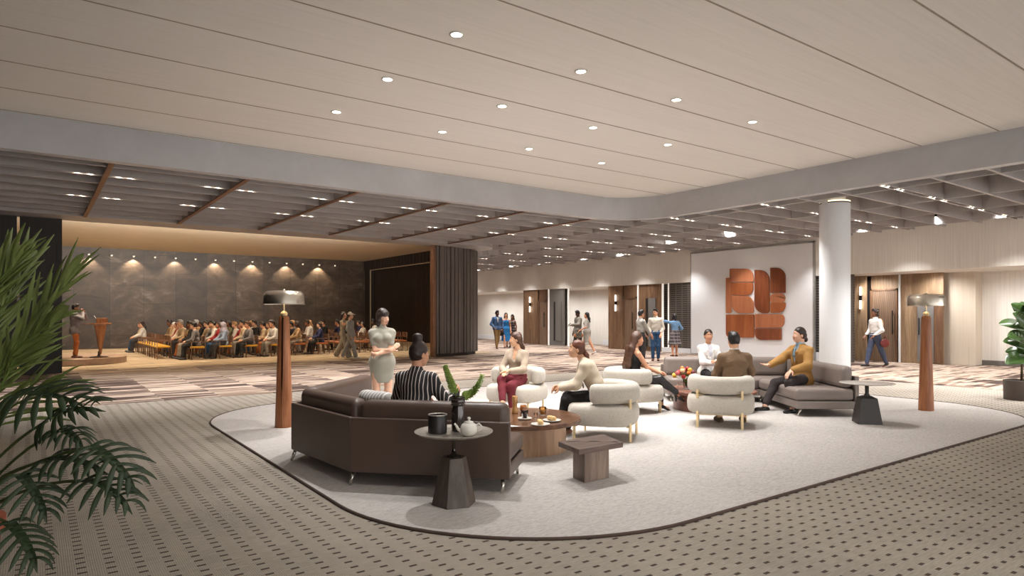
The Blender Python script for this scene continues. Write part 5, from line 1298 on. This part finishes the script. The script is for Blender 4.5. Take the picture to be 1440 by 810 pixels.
p.body(); p.trousers(cloth('rust', (168,96,50)), .009, waist=.02); p.jacket(cloth('greyjacket', (112,106,108)), .024, -.12, 1.93, .25); p.hair('short'); p.shoes(M('brown_shoe', srgb(96,58,40), .4))
# ---- chairs
m_cwood = M_wood('chair_wood', srgb(98,68,48), srgb(124,88,64), 'Z', .8, .45)
m_yel = M('yellow_seat', srgb(212,160,46), .8, sheen=.1); m_org = M('orange_seat', srgb(176,104,58), .8, sheen=.1)
def make_chair():
    e = empty('audience_chair')
    MB().rbox((0,.02,.445),(.47,.46,.07),.03,seg=2,sub=2).build('seat', m_yel, e, True)
    mb = MB()
    for i in range(8):
        a0, a1 = -.5+i/8, -.5+(i+1)/8; y0, y1 = -.235+.12*(a0*a0), -.235+.12*(a1*a1); w = .46
        mb.add([(a0*w,y0,.60),(a1*w,y1,.60),(a1*w,y1,.83),(a0*w,y0,.83),(a0*w,y0-.02,.60),(a1*w,y1-.02,.60),(a1*w,y1-.03,.83),(a0*w,y0-.03,.83)],[(0,1,2,3),(5,4,7,6),(3,2,6,7),(1,0,4,5)]+([(4,0,3,7)] if i==0 else [])+([(1,5,6,2)] if i==7 else []))
    mb.build('backrest', m_cwood, e, 'auto')
    for sx in (-1,1):
        MB().tube([(sx*.25,.22,0),(sx*.25,.22,.64)],.014,6).build('leg', m_cwood, e, True)
        MB().tube([(sx*.25,-.26,0),(sx*.245,-.22,.45),(sx*.235,-.235,.82)],.014,6).build('leg', m_cwood, e, True)
        MB().box((sx*.25,-.0,.65),(.045,.50,.022)).build('armrest', m_cwood, e)
    MB().bx(-.25,.25,-.2,-.17,.38,.41).bx(-.25,.25,.2,.23,.38,.41).build('rail', m_cwood, e)
    return e
ROWS = ['first','second','third','fourth','fifth','sixth','seventh','eighth','ninth','tenth','eleventh']
SEATS = ['first','second','third','fourth','fifth','sixth','seventh','eighth','ninth','tenth','eleventh','twelfth']
def spot_of(r, j):
    b = (26.75 if r == 0 else 25.55+.12*r) + .64*j; return Vector((3.75+.95*r, b, .004))
occ = {}
TOPS = {'white':(222,214,204),'beige':(196,172,140),'grey':(112,106,104),'navy':(44,46,74),'black':(34,32,32),'rust':(150,70,48),'pale blue':(150,164,186),'red':(150,44,44),'tan':(168,136,100),'olive':(104,98,74)}
def fill(r, js, tops, kinds, hairs):
    for q, j in enumerate(js): occ[(r,j)] = (tops[q%len(tops)], kinds[q%len(kinds)], hairs[q%len(hairs)])
fill(0, (8,9), ['white','beige'], ['F'], ['dark','auburn'])
fill(1, (0,1,2,4,5,6,7,8), ['grey','black','tan','beige','white','rust','beige','tan'], ['M','M','F','M','F','F','F','M'], ['black','black','dark','grey','blond','auburn','white','dark'])
fill(2, (0,1,2,3,4,6,7), ['pale blue','red','white','grey','beige','black','tan'], ['H','F','M','F','M','F','M'], ['grey','dark','black','auburn','dark','black','grey'])
fill(3, (0,1,2,3,5,6), ['grey','beige','red','white','olive','tan'], ['M','M','F','M','F','M'], ['brown','black','dark','blond','dark','black'])
fill(4, (0,1,2,4,5), ['white','tan','beige','black','white'], ['M','F','M','M','F'], ['dark','brown','black','dark','blond'])
fill(5, (0,1,3,5), ['tan','black','beige','white'], ['F','M','F','M'], ['dark','black','auburn','grey'])
fill(6, (0,2,5), ['navy','white','grey'], ['F','M','M'], ['black','dark','blond'])
fill(7, (3,6), ['black','white'], ['M','F'], ['dark','blond'])
fill(8, (4,), ['navy'], ['M'], ['black'])
fill(9, (3,6), ['white','navy'], ['F','M'], ['dark','blond'])
fill(10, (4,7), ['white','navy'], ['M','F'], ['black','dark'])
ch0 = None
for r in range(11):
    for j in range(12 if r else 10):
        e = make_chair() if ch0 is None else copy_tree(ch0)
        if ch0 is None: ch0 = e
        e.location = spot_of(r,j); e.rotation_euler = (0,0,PI/2+random.uniform(-.04,.04))
        seatcol = 'yellow' if r < 5 else 'orange'
        if r >= 5:
            for c in e.children:
                if c.name.startswith('seat'): c.material_slots[0].link = 'OBJECT'; c.material_slots[0].material = m_org
        tag(e, 'wooden audience chair with %s seat, %s row from the stage, %s from the aisle end' % (seatcol, ROWS[r], SEATS[j]), 'chair', 'audience chairs')
# ---- seated audience: three builds, clothed individually
def sitter(kind):
    fem = kind != 'M'
    p = Person((0,0,0), 0, 'seated audience member', 1.74 if not fem else 1.64, fem, 'olive', 'dark', .0155, seat=.56, lean=8 if kind == 'M' else 4, head=(0,4,0)); p.e.rotation_euler = (0,0,0)
    p.leg('R', (.11,.50,.085)).leg('L', (-.12,.42,.085)); p.arm('R', (.08,.36,.66), (.7,-.5,-.4)).arm('L', (-.1,.35,.66), (-.7,-.5,-.4))
    p.body(); p.trousers(k_char, .016); p.top(k_black, 'top', .018, 1.93, -.05); p.hair('long' if kind == 'F' else 'short'); p.shoes(m_blackshoe)
    if kind == 'H':
        g = SDF(.014); g.ell(p.HP(0,-.015,.04),(.1,.115,.115),None,.03).cone(p.HP(0,-.03,0),p.T,.1,.12,.05).cone(p.T,p.C+Vector((0,-.02,.05)),.13,.15,.05); g.ell(p.HP(0,.12,-.01),(.06,.09,.085),None,.01,0,'sub'); g.mesh('headscarf', k_black, p.e)
    return p.e
protos = {}
BOT = [cloth('charcoal', (58,54,54)), cloth('jeans', (44,74,106), .85, .25), k_black, cloth('stonetrouser', (136,126,114)), cloth('rust', (168,96,50))]
SK = ['olive','tan','fair','brown','deep','tan']
hw = {'M':'short-haired','F':'long-haired','H':'headscarf-wearing'}
i = 0
for (r,j),(topc,kind,hc) in sorted(occ.items()):
    if kind not in protos: e = protos[kind] = sitter(kind)
    else: e = copy_tree(protos[kind])
    e.location = spot_of(r,j)+Vector((0.0,0,0)); e.rotation_euler = (0,0,PI/2+random.uniform(-.25,.25)); s_ = random.uniform(.97,1.04); e.scale = (s_,s_,s_)
    for c in e.children:
        st_ = c.name.split('.')[0]
        m_ = {'top': cloth('aud_'+topc.replace(' ','_'), TOPS[topc]), 'trousers': BOT[i%5], 'hair': m_hair(hc), 'body': m_skin(SK[i%6]), 'headscarf': cloth('aud_scarf', (168,158,170))}.get(st_)
        if m_: c.material_slots[0].link = 'OBJECT'; c.material_slots[0].material = m_
    tag(e, 'seated %s person in %s top, %s row from stage, %s from aisle end' % (hw[kind], topc, ROWS[r], SEATS[j]), 'person', 'seated audience'); i += 1
# ================================================================== PLANTS
m_palm = M('palm_leaf', srgb(116,128,70), .4, 0, .3, (7,7,7)); m_philo = M('philodendron_leaf', srgb(38,54,28), .55, 0, .25, (8,8,8)); m_rub = M('rubber_leaf', srgb(66,92,44), .3, 0, .2, (6,6,6), coat=.3)
def blade(mb, pts, width, nrm, prof=None, th=.0012):
    """curved leaf blade along pts, folded slightly at its midrib"""
    k = len(pts); vs = []
    for i,p in enumerate(pts):
        u = i/(k-1); w = width*(prof(u) if prof else math.sin(PI*min(1,u*.94+.03))**.8); d = (pts[min(i+1,k-1)]-pts[max(i-1,0)]).normalized(); sd = d.cross(nrm); sd = sd.normalized() if sd.length > 1e-5 else Vector((1,0,0)); n2 = sd.cross(d)
        vs += [p+sd*w+n2*w*.25, p, p-sd*w+n2*w*.25, p+sd*w+n2*(w*.25+th), p+n2*th, p-sd*w+n2*(w*.25+th)]
    fs = []
    for i in range(k-1):
        a, b = i*6, i*6+6; fs += [(a,b,b+1,a+1),(a+1,b+1,b+2,a+2),(a+4,b+4,b+3,a+3),(a+5,b+5,b+4,a+4),(a+3,b+3,b,a),(a+2,b+2,b+5,a+5)]
    mb.add(vs, fs)
def curve(a, b, sag, n=8):
    a, b, sag = Vector(a), Vector(b), Vector(sag); return [a.lerp(b,i/n)+sag*(4*(i/n)*(1-i/n)) for i in range(n+1)]
pc_ = V(-2.52,2.86)
e = empty('palm_plant', (pc_.x,pc_.y,0), 0, 'tall palm with long narrow green leaves in the terracotta pot at far left', 'plant')
m_terra = M('terracotta', srgb(150,78,54), .8, 0, .1, (10,10,10))
pot = empty('plant_pot', (pc_.x,pc_.y,0), 0, 'tall terracotta pot holding palm and philodendron in the left corner', 'plant pot')
MB().lathe([(.15,0),(.17,.02),(.225,.6),(.235,.62),(.245,.625),(.245,.685),(.215,.69),(.205,.64),(.01,.62)], 44).build('body', m_terra, pot, 'auto'); MB().lathe([(.2,.63),(.12,.648),(.01,.65)], 30).build('soil', M('soil', srgb(46,34,26), .95), pot, True)
rr = random.Random(21); up = Vector((0,0,1)); off0 = Vector((pc_.x,pc_.y,0)); tocam = (Vector((0,0,1.5))-off0-up*1.2).normalized()
fronds = [((-8,565),(118,356),2.75,12),((-25,560),(98,430),2.7,11),((-30,520),(52,352),3.0,10),((-45,500),(24,362),2.9,9),((-20,610),(88,545),2.8,9),((-40,480),(34,345),2.8,8),((-40,590),(60,470),2.95,10)]
for (b0,t0,Dd,nl) in fronds:
    B3, T3 = PD(b0[0],b0[1],2.86)-off0, PD(t0[0],t0[1],Dd)-off0; root = Vector((rr.uniform(-.06,.06),rr.uniform(-.06,.06),.64))
    st_ = [root.lerp(B3,i/5)+Vector((0,0,0)) for i in range(5)]+curve(B3, T3-(T3-B3)*.22, up*.05, 8); fr = MB().tube(st_, [.009-.0065*i/(len(st_)-1) for i in range(len(st_))], 6).build('frond', m_stem, e, True); mb = MB()
    ax = (T3-B3).normalized(); sidev = ax.cross(tocam).normalized(); rach = st_[5:]
    for i in range(nl):
        u = (i+.6)/nl*.97; kk = u*8; q = min(int(kk),7); p0 = rach[q].lerp(rach[q+1],kk-q)
        for sg in (-1,1):
            ln = rr.uniform(.26,.40)*(1-.3*u); dirv = (ax*(1.1+.5*u)+sidev*sg*rr.uniform(.25,.6)*(1-.5*u)+tocam*rr.uniform(-.35,.35)).normalized()
            blade(mb, curve(p0, p0+dirv*ln-up*.05*rr.random(), up*rr.uniform(.0,.03), 5), rr.uniform(.006,.0105), (tocam+up*.6+sidev*rr.uniform(-.6,.6)).normalized())
    blade(mb, curve(rach[-1], T3, up*.02, 5), .017, tocam); mb.build('leaflets', m_palm, fr, True)
e = empty('philodendron', (pc_.x,pc_.y,0), 0, 'philodendron with dark deeply split leaves arching over the left foreground', 'plant')
leaves = [((20,556),(122,574),2.7),((66,592),(149,579),2.6),((80,607),(118,634),2.55),((127,628),(192,692),2.45),((68,648),(152,668),2.5),((118,676),(186,724),2.4),((27,668),(66,737),2.4),((10,735),(52,806),2.35),]
for (b0,t0,Dd) in leaves:
    B3, T3 = PD(b0[0],b0[1],Dd)-off0, PD(t0[0],t0[1],Dd-.08)-off0; root = Vector((rr.uniform(-.08,.08),rr.uniform(-.08,.08),.64))
    stp = curve(root, B3, up*.06, 8); lf = MB().tube(stp, [.009]*4+[.006]*5, 7).build('leaf_stalk', M('philo_stem', srgb(66,78,40), .5), e, True); mb = MB()
    Lx = (T3-B3).length; ax = (T3-B3).normalized(); nrm = (up*.75+tocam*.65+Vector((rr.uniform(-.25,.25),rr.uniform(-.25,.25),0))).normalized(); sd = ax.cross(nrm).normalized(); nrm = sd.cross(ax)
    mid = curve(B3, T3, nrm*.03, 9); blade(mb, mid, .021, nrm, lambda u: (1-.5*u) if u < .8 else .6*(1-u)/.2+.02)
    for i in range(7):
        u = .02+i*.128; q = min(int(u*9),8); p0 = mid[q].lerp(mid[q+1],u*9-q)
        for sg in (-1,1):
            ll = Lx*(.40*math.sin(PI*min(1,.25+u*.8))**.8+.08)*rr.uniform(.85,1.1); d = (sd*sg*(1-.45*u)+ax*(-.05+1.1*u)+nrm*rr.uniform(-.2,.2)).normalized()
            blade(mb, curve(p0, p0+d*ll+ax*ll*.25-nrm*ll*.22, nrm*.025, 6), Lx*.034, nrm, lambda t: (.7+.5*t) if t < .75 else max(.1,(1-t)/.25*1.05))
    mb.build('leaf', m_philo, lf, True)
# rubber plant on the right
rp_ = V(9.62,12.35); offr = Vector((rp_.x,rp_.y,0)); e = empty('rubber_plant', (rp_.x,rp_.y,0), 0, 'broad-leaved green rubber plant in the grey pot at the right edge', 'plant')
pot = empty('plant_pot', (rp_.x,rp_.y,.0), 0, 'plain grey-brown cylindrical pot at the right edge', 'plant pot')
MB().lathe([(.27,0.002),(.275,.01),(.285,.37),(.26,.375),(.255,.33),(.01,.32)],40).build('body', M('grey_pot', srgb(92,82,76), .6), pot, 'auto'); MB().lathe([(.256,.325),(.01,.34)],30).build('soil', M('soil', srgb(46,34,26), .95), pot)
cam2 = (Vector((0,0,1.6))-offr-up*1.2).normalized()
tr = MB().tube([(0,0,.33),(.03,.0,.8),(.0,.03,1.3),(.02,.02,1.75)],[.022,.018,.014,.008],8).build('trunk', M('bark', srgb(96,80,62), .8), e, True)
rl = [((1448,452),(1422,427)),((1445,462),(1424,441)),((1446,464),(1405,456)),((1450,470),(1424,458)),((1446,480),(1417,474)),((1448,490),(1411,481)),((1444,500),(1436,478)),((1446,500),(1414,495)),((1448,503),(1415,512)),((1452,440),(1436,428)),((1452,455),(1475,430)),((1452,475),(1480,470)),((1452,495),(1482,500)),((1452,445),(1462,420)),((1453,500),(1470,520))]
for (b0,t0) in rl:
    dd = rr.uniform(-.12,.12); B3, T3 = PD(b0[0],b0[1],12.35)-offr, PD(t0[0],t0[1],12.35+dd-.08)-offr; tz = max(.4,min(1.7,B3.z-.06)); tk = Vector((.02,.02,tz)); mb = MB().tube([tk,B3],.006,6)
    Lx = (T3-B3).length; blade(mb, curve(B3,T3,up*.03,8), max(.07,Lx*.27), (cam2+up*rr.uniform(.3,.9)).normalized(), th=.002); mb.build('leaf', m_rub, e, True)
